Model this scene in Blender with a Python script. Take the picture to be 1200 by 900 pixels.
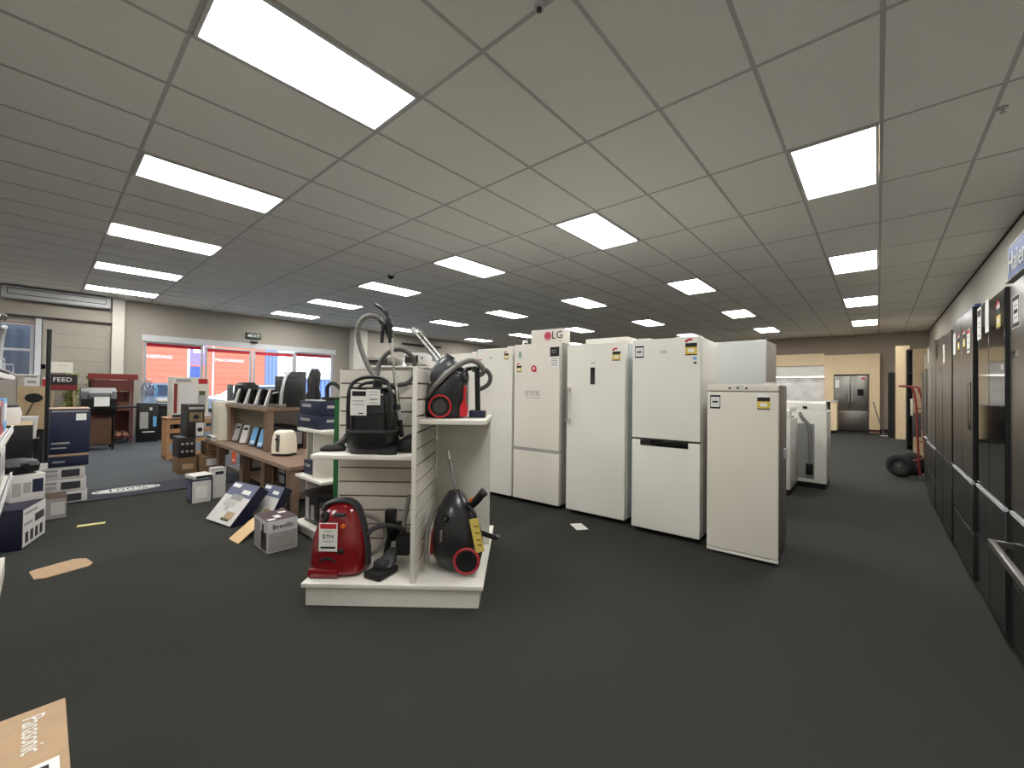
import bpy, bmesh, math, random
from mathutils import Vector, Matrix
random.seed(7)
for o in list(bpy.data.objects): bpy.data.objects.remove(o)
SC = bpy.context.scene
COL = SC.collection
PI = math.pi

# ------------------------------------------------------------------ camera
FPX, YAW, PIT, ROL = 485.841, math.radians(41.43416668), math.radians(0.81613809), math.radians(0.72982555)
EYE = 1.25
CEIL = 3.30
fw = Vector((-math.sin(YAW)*math.cos(PIT), math.cos(YAW)*math.cos(PIT), math.sin(PIT)))
r0 = Vector((math.cos(YAW), math.sin(YAW), 0)); u0 = r0.cross(fw)
rt = math.cos(ROL)*r0 + math.sin(ROL)*u0
up = -math.sin(ROL)*r0 + math.cos(ROL)*u0
cam = bpy.data.cameras.new('camera'); camo = bpy.data.objects.new('camera', cam); COL.objects.link(camo)
cam.sensor_width = 36; cam.sensor_fit = 'HORIZONTAL'; cam.lens = FPX/1200*36; cam.clip_start = 0.02; cam.clip_end = 300
M = Matrix((rt, up, -fw)).transposed().to_4x4(); M.translation = (0, 0, EYE); camo.matrix_world = M
SC.camera = camo
# ------------------------------------------------------------------ sky, exposure
W = bpy.data.worlds.new('sky'); SC.world = W; W.use_nodes = True
bg = W.node_tree.nodes['Background']; bg.inputs[0].default_value = (0.74, 0.86, 1.0, 1); bg.inputs[1].default_value = 2.3
LAMP = 11.0                       # ceiling panel luminance
vs = SC.view_settings; vs.view_transform = 'Standard'; vs.look = 'None'; vs.gamma = 1; vs.use_curve_mapping = False; vs.exposure = 1.12

# ------------------------------------------------------------------ materials
def srgb(c): return tuple(((v/255)/12.92 if v/255 <= .04045 else ((v/255+.055)/1.055)**2.4) for v in c)
MATS = {}
def mat(name, col, rough=.6, metal=0., noise=0., nscale=40., bump=0., bscale=200., emit=0., coat=0., stretch=None):
    if name in MATS: return MATS[name]
    m = bpy.data.materials.new(name); m.use_nodes = True; nt = m.node_tree; b = nt.nodes['Principled BSDF']
    c = srgb(col) + (1,)
    b.inputs['Base Color'].default_value = c; b.inputs['Roughness'].default_value = rough; b.inputs['Metallic'].default_value = metal
    if coat: b.inputs['Coat Weight'].default_value = coat; b.inputs['Coat Roughness'].default_value = .08
    if emit: b.inputs['Emission Color'].default_value = c; b.inputs['Emission Strength'].default_value = emit
    if noise or bump:
        tc = nt.nodes.new('ShaderNodeTexCoord'); mp = nt.nodes.new('ShaderNodeMapping'); nt.links.new(tc.outputs['Object'], mp.inputs[0])
        if stretch: mp.inputs['Scale'].default_value = stretch
        if noise:
            n = nt.nodes.new('ShaderNodeTexNoise'); n.inputs['Scale'].default_value = nscale; n.inputs['Detail'].default_value = 5
            nt.links.new(mp.outputs[0], n.inputs['Vector'])
            rr = nt.nodes.new('ShaderNodeValToRGB'); e = rr.color_ramp.elements
            e[0].position = .3; e[1].position = .7
            e[0].color = tuple(max(0, v*(1-noise)) for v in c[:3]) + (1,); e[1].color = tuple(min(1, v*(1+noise)) for v in c[:3]) + (1,)
            nt.links.new(n.outputs[0], rr.inputs[0]); nt.links.new(rr.outputs[0], b.inputs['Base Color'])
        if bump:
            n2 = nt.nodes.new('ShaderNodeTexNoise'); n2.inputs['Scale'].default_value = bscale; n2.inputs['Detail'].default_value = 3
            nt.links.new(mp.outputs[0], n2.inputs['Vector'])
            bp = nt.nodes.new('ShaderNodeBump'); bp.inputs['Strength'].default_value = bump; bp.inputs['Distance'].default_value = .003
            nt.links.new(n2.outputs[0], bp.inputs['Height']); nt.links.new(bp.outputs[0], b.inputs['Normal'])
    MATS[name] = m; return m
carpet = mat('charcoal_carpet', (41, 41, 36), .95, noise=.22, nscale=120, bump=.5, bscale=500)
entry = mat('blue_grey_carpet', (68, 71, 75), .9, noise=.15, nscale=90, bump=.4, bscale=400)
matdark = mat('dark_mat', (46, 48, 57), .9, noise=.15, nscale=90)
tilem = mat('ceiling_tile', (230, 228, 223), .9, noise=.06, nscale=160, bump=.25, bscale=260)
teem = mat('ceiling_tee', (178, 176, 171), .5)
wallm = mat('wall_paint', (158, 151, 141), .8, noise=.02, nscale=6)  # left wall's shade is put into this darker paint colour
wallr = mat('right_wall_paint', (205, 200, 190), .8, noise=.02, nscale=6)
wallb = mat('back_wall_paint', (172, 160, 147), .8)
trimw = mat('grey_trim', (196, 198, 200), .45)
alum = mat('aluminium', (185, 187, 190), .35, .7)
white = mat('white_enamel', (236, 233, 224), .32, noise=.01, nscale=4)
white2 = mat('white_enamel_warm', (234, 228, 218), .35)
coolw = mat('cool_white_enamel', (208, 210, 206), .35)
mel = mat('white_melamine', (231, 227, 218), .45, noise=.02, nscale=8)
melsl = mat('melamine_slat', (225, 220, 209), .5, noise=.02, nscale=8)
groove = mat('groove_dark', (58, 53, 48), .7)
gasket = mat('gasket_grey', (150, 148, 142), .6)
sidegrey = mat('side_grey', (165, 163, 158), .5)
sidedark = mat('warm_grey_side', (150, 140, 130), .5, 0.)  # darker warm grey on some cabinet sides
black = mat('black_plastic', (22, 22, 24), .35)
blackm = mat('matt_black', (18, 18, 19), .75)
gblack = mat('gloss_black', (12, 12, 13), .06)
smoke = mat('smoked_plastic', (46, 48, 50), .12)
greyp = mat('grey_hose_plastic', (120, 117, 111), .45)
hosed = mat('dark_grey_hose', (74, 73, 70), .5)
dgrey = mat('dark_grey_plastic', (58, 58, 60), .5)
chrome = mat('chrome', (215, 213, 208), .18, .95)
steel = mat('stainless', (150, 146, 140), .3, .9, noise=.05, nscale=30, stretch=(1, 1, .03))
dsteel = mat('dark_stainless', (112, 105, 98), .28, .85, noise=.06, nscale=30, stretch=(30, 30, .6))
dsteel2 = mat('graphite_steel', (70, 67, 64), .3, .8, noise=.06, nscale=30, stretch=(30, 30, .6))
redv = mat('dark_red_gloss', (128, 14, 22), .18, coat=.6)
redp = mat('red_plastic', (190, 34, 44), .35)
redm = mat('red_paint', (132, 44, 38), .45)
orange = mat('orange_plastic', (240, 120, 30), .4)
orangeflu = mat('orange_tag', (236, 92, 48), .6)
paper = mat('white_paper', (238, 237, 232), .7)
inkb = mat('black_ink', (24, 24, 28), .7)
inkg = mat('grey_ink', (150, 150, 150), .7)
inkr = mat('red_ink', (200, 40, 56), .7)
yel = mat('yellow_print', (224, 196, 84), .6)
yelpale = mat('pale_yellow_strip', (232, 220, 140), .6)
tan = mat('cardboard', (184, 154, 122), .85, noise=.06, nscale=25, bump=.1)
tand = mat('brown_cardboard', (124, 96, 66), .85, noise=.06, nscale=25)
tanl = mat('pale_cardboard', (216, 184, 138), .85, noise=.05, nscale=25)
navy = mat('navy_print', (30, 36, 62), .45, noise=.08, nscale=10)
navy2 = mat('deep_navy_print', (22, 25, 48), .4)
purple = mat('plum_print', (72, 50, 58), .5)
boxwhite = mat('carton_white', (216, 212, 208), .6, noise=.03, nscale=14)
boxgrey = mat('carton_grey', (168, 165, 162), .6, noise=.06, nscale=14)
bluep = mat('sky_blue_print', (110, 175, 225), .5)
blues = mat('sign_blue', (62, 84, 150), .5)
green = mat('green_board', (30, 104, 52), .55, noise=.08, nscale=15)
wood = mat('walnut_laminate', (126, 101, 82), .55, noise=.14, nscale=6, stretch=(1, 8, 8))
woode = mat('laminate_edge', (146, 122, 102), .55, noise=.1, nscale=6)
oak = mat('oak_veneer', (240, 215, 174), .55, noise=.07, nscale=8, stretch=(10, 10, .6))
crate = mat('pine_crate', (178, 132, 92), .7, noise=.12, nscale=10)
ply = mat('plywood', (176, 152, 118), .65, noise=.08, nscale=10)
marble = mat('marble', (205, 204, 203), .25, noise=.22, nscale=3)
rubber = mat('rubber', (26, 25, 24), .85)
leafm = mat('leaf_green', (168, 174, 92), .6, noise=.3, nscale=9)
leafd = mat('leaf_dark', (66, 86, 40), .6, noise=.25, nscale=9)
darkred = mat('maroon_timber', (98, 42, 34), .6, noise=.15, nscale=12)
asphalt = mat('asphalt', (120, 120, 122), .9, noise=.1, nscale=8)
obuild = mat('orange_cladding', (210, 112, 82), .7)
ogap = mat('orange_cladding_dark', (192, 98, 70), .7)
bbuild = mat('blue_cladding', (128, 150, 190), .6)
carpaint = mat('silver_car_paint', (178, 184, 196), .25, .4)
carglass = mat('car_glass', (60, 76, 96), .08)
cream = mat('cream_enamel', (238, 228, 206), .25)
emitw = mat('panel_diffuser', (252, 252, 249), .5, emit=LAMP)
offpan = mat('unlit_diffuser', (200, 198, 200), .4)
ledw = mat('led_strip', (255, 252, 245), .5, emit=2.5)
def glassmat(name, tint, refl):
    m = bpy.data.materials.new(name); m.use_nodes = True; nt = m.node_tree; nt.nodes.clear()
    o = nt.nodes.new('ShaderNodeOutputMaterial'); mx = nt.nodes.new('ShaderNodeMixShader'); t = nt.nodes.new('ShaderNodeBsdfTransparent'); g = nt.nodes.new('ShaderNodeBsdfGlossy')
    t.inputs[0].default_value = tint; g.inputs['Roughness'].default_value = .02; mx.inputs[0].default_value = refl
    nt.links.new(t.outputs[0], mx.inputs[1]); nt.links.new(g.outputs[0], mx.inputs[2]); nt.links.new(mx.outputs[0], o.inputs[0]); return m
glass = glassmat('window_glass', (.94, .97, 1, 1), .05)
clearp = glassmat('clear_plastic', (.82, .86, .9, 1), .14)

# ------------------------------------------------------------------ helpers
def link(o, parent=None):
    COL.objects.link(o)
    if parent is not None: o.parent = parent
    return o
def tag(o, label=None, cat=None, group=None, kind=None):
    if label: o['label'] = label
    if cat: o['category'] = cat
    if group: o['group'] = group
    if kind: o['kind'] = kind
    return o
def thing(name, label, cat, loc=(0, 0, 0), rz=0., group=None, rot=None):
    o = bpy.data.objects.new(name, None); o.empty_display_size = .05; COL.objects.link(o)
    o.location = loc; o.rotation_euler = rot if rot else (0, 0, rz)
    return tag(o, label, cat, group)
def mo(name, bm, m, parent=None, smooth=False):
    bmesh.ops.recalc_face_normals(bm, faces=bm.faces)
    me = bpy.data.meshes.new(name); bm.to_mesh(me); bm.free()
    if smooth:
        for p in me.polygons: p.use_smooth = True
        try: me.set_sharp_from_angle(angle=math.radians(40))
        except Exception: pass
    me.materials.append(m)
    return link(bpy.data.objects.new(name, me), parent)
def addbox(bm, x0, x1, y0, y1, z0, z1, bev=0., seg=2):
    r = bmesh.ops.create_cube(bm, size=1)['verts']
    for v in r: v.co = Vector((x0+(v.co.x+.5)*(x1-x0), y0+(v.co.y+.5)*(y1-y0), z0+(v.co.z+.5)*(z1-z0)))
    if bev:
        ed = list({e for v in r for e in v.link_edges})
        bmesh.ops.bevel(bm, geom=ed, offset=bev, segments=seg, affect='EDGES', profile=.6)
def B(name, parent, m, x0, x1, y0, y1, z0, z1, bev=0., seg=2):
    bm = bmesh.new(); addbox(bm, x0, x1, y0, y1, z0, z1, bev, seg)
    return mo(name, bm, m, parent, smooth=bool(bev))
def boxes(name, parent, m, lst, bev=0.):
    bm = bmesh.new()
    for b in lst: addbox(bm, *b, bev)
    return mo(name, bm, m, parent, smooth=bool(bev))
def smoothpath(pts, k=6):
    P = [Vector(p) for p in pts]
    if len(P) < 3: return P
    out = []
    for i in range(len(P)-1):
        a = P[max(i-1, 0)]; b = P[i]; c = P[i+1]; d = P[min(i+2, len(P)-1)]
        for j in range(k):
            t = j/k
            out.append(.5*((2*b)+(c-a)*t+(2*a-5*b+4*c-d)*t*t+(3*b-a-3*c+d)*t**3))
    return out+[P[-1]]
def addtube(bm, pts, r, n=10, cap=True, sq=(1, 1)):
    P = [Vector(p) for p in pts]; rings = []
    t0 = (P[1]-P[0]).normalized(); ref = Vector((0, 1, 0)) if abs(t0.y) < .9 else Vector((1, 0, 0))
    nrm = t0.cross(ref).normalized()
    for i, p in enumerate(P):
        t = (P[min(i+1, len(P)-1)]-P[max(i-1, 0)]).normalized()
        nrm = (nrm - t*nrm.dot(t)).normalized(); bn = t.cross(nrm)
        rr = r[i] if isinstance(r, (list, tuple)) else r
        rings.append([bm.verts.new(p+(nrm*math.cos(2*PI*k/n)*sq[0]+bn*math.sin(2*PI*k/n)*sq[1])*rr) for k in range(n)])
    for a, b in zip(rings, rings[1:]):
        for k in range(n): bm.faces.new((a[k], a[(k+1) % n], b[(k+1) % n], b[k]))
    if cap: bm.faces.new(rings[0][::-1]); bm.faces.new(rings[-1])
def T(name, parent, m, pts, r, n=10, k=6, sm=True, sq=(1, 1)):
    bm = bmesh.new(); addtube(bm, smoothpath(pts, k) if sm else pts, r, n, True, sq)
    return mo(name, bm, m, parent, True)
def hose(name, parent, m, pts, r, n=10):
    """ribbed hose: the radius steps along the path"""
    P = smoothpath(pts, 14); bm = bmesh.new()
    addtube(bm, P, [r*(1.0 if i % 2 else .88) for i in range(len(P))], n)
    return mo(name, bm, m, parent, True)
def ring(cx, cy, rx, ry, z, n=24, p=2.6):
    o = []
    for k in range(n):
        a = 2*PI*k/n; c, s = math.cos(a), math.sin(a)
        o.append(Vector((cx+rx*math.copysign(abs(c)**(2/p), c), cy+ry*math.copysign(abs(s)**(2/p), s), z)))
    return o
def addloft(bm, rings, cap=True):
    R = [[bm.verts.new(v) for v in r] for r in rings]; n = len(R[0])
    for a, b in zip(R, R[1:]):
        for k in range(n): bm.faces.new((a[k], a[(k+1) % n], b[(k+1) % n], b[k]))
    if cap: bm.faces.new(R[0][::-1]); bm.faces.new(R[-1])
def loft(name, parent, m, rings):
    bm = bmesh.new(); addloft(bm, rings); return mo(name, bm, m, parent, True)
def torus(name, parent, m, c, R, r, axis='y', n=28, k=8):
    bm = bmesh.new(); V = []
    for i in range(n):
        a = 2*PI*i/n; row = []
        for j in range(k):
            b = 2*PI*j/k; q = R+r*math.cos(b); h = r*math.sin(b)
            d = {'y': (q*math.cos(a), h, q*math.sin(a)), 'x': (h, q*math.cos(a), q*math.sin(a)), 'z': (q*math.cos(a), q*math.sin(a), h)}[axis]
            row.append(bm.verts.new(Vector(c)+Vector(d)))
        V.append(row)
    for i in range(n):
        for j in range(k): bm.faces.new((V[i][j], V[(i+1) % n][j], V[(i+1) % n][(j+1) % k], V[i][(j+1) % k]))
    return mo(name, bm, m, parent, True)
def disc(name, parent, m, c, R, t, axis='y', n=24):
    c = Vector(c); d = {'x': Vector((1, 0, 0)), 'y': Vector((0, 1, 0)), 'z': Vector((0, 0, 1))}[axis]
    return T(name, parent, m, [c-d*t/2, c+d*t/2], R, n, sm=False)
def prism(name, parent, m, pts, y0, y1, plane='xz', smooth=False):
    """polygon pts extruded along the third axis"""
    bm = bmesh.new()
    f = {'xz': lambda p, y: (p[0], y, p[1]), 'xy': lambda p, y: (p[0], p[1], y), 'yz': lambda p, y: (y, p[0], p[1])}[plane]
    a = [bm.verts.new(f(p, y0)) for p in pts]; b = [bm.verts.new(f(p, y1)) for p in pts]; n = len(pts)
    bm.faces.new(a[::-1]); bm.faces.new(b)
    for k in range(n): bm.faces.new((a[k], a[(k+1) % n], b[(k+1) % n], b[k]))
    return mo(name, bm, m, parent, smooth)
FACES = {'front': ((-.5, -.5, 0), (1, 0, 0), (0, 0, 1), (0, -1, 0)), 'back': ((.5, .5, 0), (-1, 0, 0), (0, 0, 1), (0, 1, 0)),
         'right': ((.5, -.5, 0), (0, 1, 0), (0, 0, 1), (1, 0, 0)), 'left': ((-.5, .5, 0), (0, -1, 0), (0, 0, 1), (-1, 0, 0)),
         'top': ((-.5, -.5, 1), (1, 0, 0), (0, 1, 0), (0, 0, 1))}
def facept(size, face, u, v, off=0.):
    s = Vector(size); o, U, V, N = [Vector(q) for q in FACES[face]]
    mul = lambda a: Vector((a.x*s.x, a.y*s.y, a.z*s.z))
    return mul(o)+mul(U)*u+mul(V)*v+N*off
def decal(name, parent, size, face, u0, u1, v0, v1, m, t=.0015, off=0.):
    a = facept(size, face, u0, v0, off); b = facept(size, face, u1, v1, off+t)
    lo = [min(a[i], b[i]) for i in range(3)]; hi = [max(a[i], b[i]) for i in range(3)]
    return B(name, parent, m, lo[0], hi[0], lo[1], hi[1], lo[2], hi[2])
def text(name, parent, s, m, size, co, U, V, ext=.0006, align='CENTER', squash=1.):
    cu = bpy.data.curves.new(name, 'FONT'); cu.body = s; cu.size = size*1.38; cu.align_x = align; cu.align_y = 'CENTER'; cu.extrude = ext; cu.resolution_u = 2
    o = bpy.data.objects.new(name, cu); COL.objects.link(o)
    dg = bpy.context.evaluated_depsgraph_get(); dg.update(); me = bpy.data.meshes.new_from_object(o.evaluated_get(dg))
    bpy.data.objects.remove(o)
    U = Vector(U).normalized(); V = Vector(V).normalized(); N = U.cross(V)
    mm = Matrix((U*squash, V, N)).transposed().to_4x4(); mm.translation = Vector(co)
    me.transform(mm); me.materials.clear(); me.materials.append(m)
    return link(bpy.data.objects.new(name, me), parent)
def ftext(name, parent, size, face, u, v, h, s, m, off=.001, squash=1., turn=False):
    o, U, V, N = FACES[face]
    if turn: U, V = tuple(-x for x in V), U
    return text(name, parent, s, m, h, facept(size, face, u, v, off), U, V, squash=squash)
def carton(label, x0, x1, y0, y1, z0, z1, m, prints=(), texts=(), rz=0., name='carton', cat='box', group=None, bev=.004, seam=None):
    """closed carton; corner order as in world axes before the turn rz about its centre"""
    t = thing(name, label, cat, ((x0+x1)/2, (y0+y1)/2, z0), rz, group)
    s = (x1-x0, y1-y0, z1-z0)
    B('carton_body', t, m, -s[0]/2, s[0]/2, -s[1]/2, s[1]/2, 0, s[2], bev)
    if seam: decal('tape', t, s, 'top', 0, 1, .45, .55, seam)
    for p in prints: decal(p[6] if len(p) > 6 else 'printed_panel', t, s, *p[:6], off=(p[7] if len(p) > 7 else 0.))
    for p in texts: ftext('lettering', t, s, p[0], p[1], p[2], p[3], p[4], p[5], off=.0035)
    return t
# where a pixel of the photograph meets a real plane of the room (floor height, or a fixed x or y)
def ray(px, py): return fw+rt*((px-600)/FPX)-up*((py-450)/FPX)
def onX(px, py, c): r = ray(px, py); t = c/r.x; return Vector((c, r.y*t, EYE+r.z*t))
def onY(px, py, c): r = ray(px, py); t = c/r.y; return Vector((r.x*t, c, EYE+r.z*t))
def onZ(px, py, c=0.): r = ray(px, py); t = (c-EYE)/r.z; return Vector((r.x*t, r.y*t, c))
ORD = ['first', 'second', 'third', 'fourth', 'fifth', 'sixth', 'seventh', 'eighth', 'ninth', 'tenth']

# ================================================================== THE SETTING
XL, XR, YB, YF = -13.6, 1.22, 18.53, -4.27
def struct(name, m, lst, parent=None):
    o = boxes(name, parent, m, lst)
    if parent is None: o['kind'] = 'structure'
    return o
fl = struct('floor', carpet, [(XL-.2, XR+.2, YF-.2, YB+.2, -.1, 0)])
B('entrance_carpet', fl, entry, XL, -6.95, -.75, 6.6, 0, .006)
mt = B('door_mat', fl, matdark, -6.95, -6.3, -.75, 2.6, 0, .011)
# white oval shop emblem woven into the mat
def ell(cx, cy, rx, ry, n=40): return [(cx+rx*math.cos(2*PI*k/n), cy+ry*math.sin(2*PI*k/n)) for k in range(n)]
prism('emblem_oval', mt, paper, ell(-6.70, .695, .15, .30), .0111, .0125, 'xy')
prism('emblem_field', mt, matdark, ell(-6.70, .695, .128, .278), .0126, .0130, 'xy')
prism('emblem_band', mt, paper, ell(-6.70, .695, .094, .262), .0131, .0136, 'xy')
text('emblem_lettering', mt, '100%', inkb, .125, (-6.70, .695, .0142), (0, 1, 0), (-1, 0, 0))

cl = struct('ceiling', wallb, [(XL-.2, XR+.2, YF-.2, YB+.2, CEIL+.03, CEIL+.15)])
GX, GY, SU, SV = .0207, 4.128, 1.2, .6058
lights = {(i, j) for i in range(-6, 12, 3) for j in range(0, 22, 4)}
cells = [(i, j) for i in range(-7, 12) for j in range(-2, 23) if (i, j) not in lights]
def cellc(i, j): return Vector((GX-(j+.5)*SV, GY+(i+.5)*SU, CEIL))
def inview(p):
    q = p-Vector((0, 0, EYE)); d = q.dot(fw)
    if d < .1: return False
    return -60 < 600+FPX*q.dot(rt)/d < 1260 and -60 < 450-FPX*q.dot(up)/d < 960
tile_me = None
def tile_bm(bm, c):
    x1 = min(c.x+SV/2-.011, XR-.003); x0 = max(c.x-SV/2+.011, XL+.003)
    addbox(bm, x0, x1, c.y-SU/2+.011, c.y+SU/2-.011, CEIL-.001, CEIL+.014)
near = sorted([c for c in cells if 0 <= c[1] < 22 or c[1] < 0 and c[1] > -2 or c[1] == -2], key=lambda c: (not any(inview(cellc(*c)+Vector((a, b, 0))) for a in (-.3, 0, .3) for b in (-.6, 0, .6)), cellc(*c).length))
near = [c for c in near if c[1] < 22 and c[1] > -2][:298]
bm = bmesh.new()
for c in cells:
    if c not in near: tile_bm(bm, cellc(*c))
o = mo('ceiling_tiles', bm, tilem, cl); o['kind'] = 'stuff'
for c in near:
    p = cellc(*c)
    if tile_me is None:
        bm = bmesh.new(); tile_bm(bm, p); o = mo('ceiling_tile', bm, tilem, cl); tile_me = o.data
        for v in tile_me.vertices: v.co -= p
        o.location = p
    else:
        o = bpy.data.objects.new('ceiling_tile', tile_me); o.location = p; link(o, cl)
for j in range(-1, 23):
    x = GX-j*SV
    B('grid_bar', cl, teem, x-.012, x+.012, YF, YB, CEIL-.004, CEIL+.02)
for i in range(-6, 12):
    y = GY+i*SU
    B('grid_bar', cl, teem, XL, XR, y-.012, y+.012, CEIL-.0035, CEIL+.02)
# ---- ceiling lights: one fixture first, then copies
lt = thing('ceiling_light', 'x', 'light')
w2, l2 = SV/2-.014, SU/2-.014
boxes('frame', lt, trimw, [(-w2, -w2+.022, -l2, l2, -.012, .012), (w2-.022, w2, -l2, l2, -.012, .012), (-w2+.022, w2-.022, -l2, -l2+.022, -.012, .012), (-w2+.022, w2-.022, l2-.022, l2, -.012, .012)])
B('diffuser', lt, emitw, -w2+.022, w2-.022, -l2+.022, l2-.022, -.008, .010)
def lightname(i, j):
    r, k = (i+3)//3, j//4
    rows = 'row behind the camera' if r < 0 else (ORD[r]+' row ahead of the camera')
    return 'lit white ceiling panel, %s from the right wall, %s' % (ORD[k], rows)
first = True
for (i, j) in sorted(lights):
    p = cellc(i, j)
    if (i, j) == (-3, 12):       # the one panel of the photograph that is switched off
        t = thing('ceiling_light', 'unlit grey ceiling panel between the lit panels near the left wall', 'light', p)
        o = lt.children[0].copy(); COL.objects.link(o); o.parent = t
        B('diffuser', t, offpan, -w2+.022, w2-.022, -l2+.022, l2-.022, -.008, .010); continue
    if first: t = lt; first = False
    else:
        t = lt.copy(); COL.objects.link(t)
        for ch in list(lt.children):
            c = ch.copy(); COL.objects.link(c); c.parent = t
    t.location = p; t['label'] = lightname(i, j); t['group'] = 'ceiling light panels'
# ---- walls
struct('wall_right', wallr, [(XR, XR+.2, YF, YB, 0, CEIL+.03)])
struct('trim_1', groove, [(XR-.02, XR, YF, YB, CEIL-.022, CEIL-.004)])
struct('wall_back', wallb, [(XL, XR, YB, YB+.2, 0, CEIL+.03)])
struct('wall_front', wallm, [(XL, XR, YF-.2, YF, 0, CEIL+.03)])
H1 = 2.5
struct('wall_left', wallm, [(XL-.2, XL, YF, -.80, 0, CEIL+.03), (XL-.2, XL, -.80, -.12, 2.55, CEIL+.03), (XL-.2, XL, -.80, -.12, 0, .5), (XL-.2, XL, -.12, 1.63, 0, CEIL+.03), (XL-.2, XL, 1.63, 6.43, H1, CEIL+.03),
                            (XL-.2, XL, 6.43, 7.60, 0, CEIL+.03), (XL-.2, XL, 7.60, 10.2, 2.42, CEIL+.03), (XL-.2, XL, 7.60, 10.2, 0, .35), (XL-.2, XL, 10.2, YB, 0, CEIL+.03)])
struct('trim_2', wallr, [(XL, XL+.16, 1.06, 1.27, 0, CEIL-.004)])                # pilaster by the shutter
struct('trim_3', wallr, [(XL, XL+.30, 6.95, 7.45, 0, CEIL-.004)])                # pilaster beyond the entrance
struct('trim_4', trimw, [(XL-.06, XL+.05, 1.60, 6.46, 2.345, 2.50)])             # entrance fascia
struct('trim_5', wallm, [(XL, XL+.10, -1.4, 1.06, 2.70, 2.95)])                  # beam over the shutter
struct('trim_6', groove, [(XL, XL+.11, -1.4, 1.06, 2.675, 2.70)])
struct('baseboard_right', groove, [(XR-.015, XR, YF, YB, 0, .1)])
struct('baseboard_back', groove, [(XL, XR, YB-.015, YB, 0, .1)])
# ---- entrance glazing: fixed window, two sliding leaves, fixed window
def glazed(name, y0, y1, z0, z1, strip=True, x=XL-.08, fr=.05):
    o = boxes(name, None, alum, [(x-.03, x+.03, y0, y0+fr, z0, z1), (x-.03, x+.03, y1-fr, y1, z0, z1), (x-.03, x+.03, y0+fr, y1-fr, z0, z0+fr*1.6), (x-.03, x+.03, y0+fr, y1-fr, z1-fr*.7, z1)])
    o['kind'] = 'structure'
    B('pane', o, glass, x-.005, x+.005, y0+fr, y1-fr, z0+fr*1.6, z1-fr*.7)
    if strip: B('red_strip', o, inkr, x+.008, x+.012, y0+fr, y1-fr, z1-fr*.7-.085, z1-fr*.7)
    return o
glazed('window_1', 1.65, 2.86, .05, 2.345)
d = glazed('door_1', 2.89, 4.00, .02, 2.30, x=XL-.02); B('door_handle', d, black, XL+.012, XL+.04, 3.93, 3.96, .9, 1.3)
d = glazed('door_2', 4.04, 5.17, .02, 2.30, x=XL-.02); B('door_handle', d, black, XL+.012, XL+.04, 4.08, 4.11, .9, 1.3)
glazed('window_2', 5.20, 6.40, .05, 2.345)
glazed('window_3', 7.64, 10.16, .37, 2.40)
w = glazed('window_4', -.78, -.14, .52, 2.53, strip=False)
B('transom', w, alum, XL-.11, XL-.05, -.73, -.19, 1.95, 2.0)
# ---- closed shutter left of the pilaster
d = boxes('door_3', None, wallm, [(XL+.005, XL+.03, -.02, 1.05, 0, 2.67)]); d['kind'] = 'structure'
for k in range(9): B('slat', d, wallm, XL+.031, XL+.036, -.01, 1.04, .02+k*.293, .305+k*.293, .003, 1)
B('guide_rail', d, trimw, XL+.005, XL+.06, -.12, -.03, 0, 2.67)

# ================================================================== OUTSIDE
struct('ground', asphalt, [(-90, XL-.2, -60, 80, -.30, -.12)])
ob = thing('orange_building', 'orange clad workshop building across the car park outside the windows', 'building', (-46, 3.5, -.12))
oy0, oy1 = -16, 11.2
B('wall', ob, obuild, -6, 0, oy0, oy1, 0, 6.2)
for k in range(11): B('cladding_rib', ob, ogap, 0, .012, oy0, oy1, .5+k*.52, .56+k*.52)
B('base_wall', ob, paper, .0, .10, oy0, oy1, 0, .45)
text('sign_lettering', ob, 'ENGINEERING', paper, .30, (.10, 2.6, 3.80), (0, 1, 0), (0, 0, 1))
text('sign_lettering', ob, 'MACHINING', paper, .30, (.10, 8.2, 3.78), (0, 1, 0), (0, 0, 1))
B('fascia', ob, paper, -6.1, .15, oy0-.1, oy1+.1, 6.2, 6.5)
bb = thing('blue_building', 'pale blue clad shed beside the orange workshop outside', 'building', (-48, 20.5, -.12))
B('wall', bb, bbuild, -5, 0, -5.6, -3.9, 0, 6.0)
for k in range(5): B('cladding_rib', bb, mat('blue_cladding_dark', (104, 126, 172), .6), 0, .03, -5.5+k*.34, -5.4+k*.34, .2, 5.9)
B('roof', bb, carpaint, -5.1, .1, -5.62, -3.8, 6.0, 6.12)
bb2 = thing('low_blue_shed', 'low blue shed outside the rightmost entrance window', 'building', (-50, 27.5, -.12))
B('wall', bb2, bbuild, -4, 0, -8.6, -4.0, 0, 2.3); B('roof', bb2, carpaint, -4.3, .3, -8.8, -3.8, 2.3, 2.45)
for k in range(9): B('cladding_rib', bb2, blues, 0, .03, -8.5+k*.5, -8.38+k*.5, .2, 2.2)
fs = thing('street_flag', 'purple and blue roadside banner sign on a white post outside', 'sign', (-30, 6.0, -.12))
B('post', fs, paper, -.06, .06, -.45, -.35, 0, 4.2); B('banner', fs, mat('lilac_banner', (150, 120, 190), .6), -.03, .03, -.34, .45, 2.6, 4.1)
B('lower_banner', fs, blues, -.03, .03, -.34, .25, 1.7, 2.5); B('emblem', fs, paper, .031, .036, -.2, .3, 3.3, 3.9)
pole = thing('flag_pole', 'thin white pole standing in the car park before orange building', 'pole', (-38, 8.6, -.12)); T('shaft', pole, paper, [(0, 0, 0), (0, 0, 4.6)], .05, 8, sm=False); B('base', pole, paper, -.2, .2, -.2, .2, 0, .08)
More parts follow.
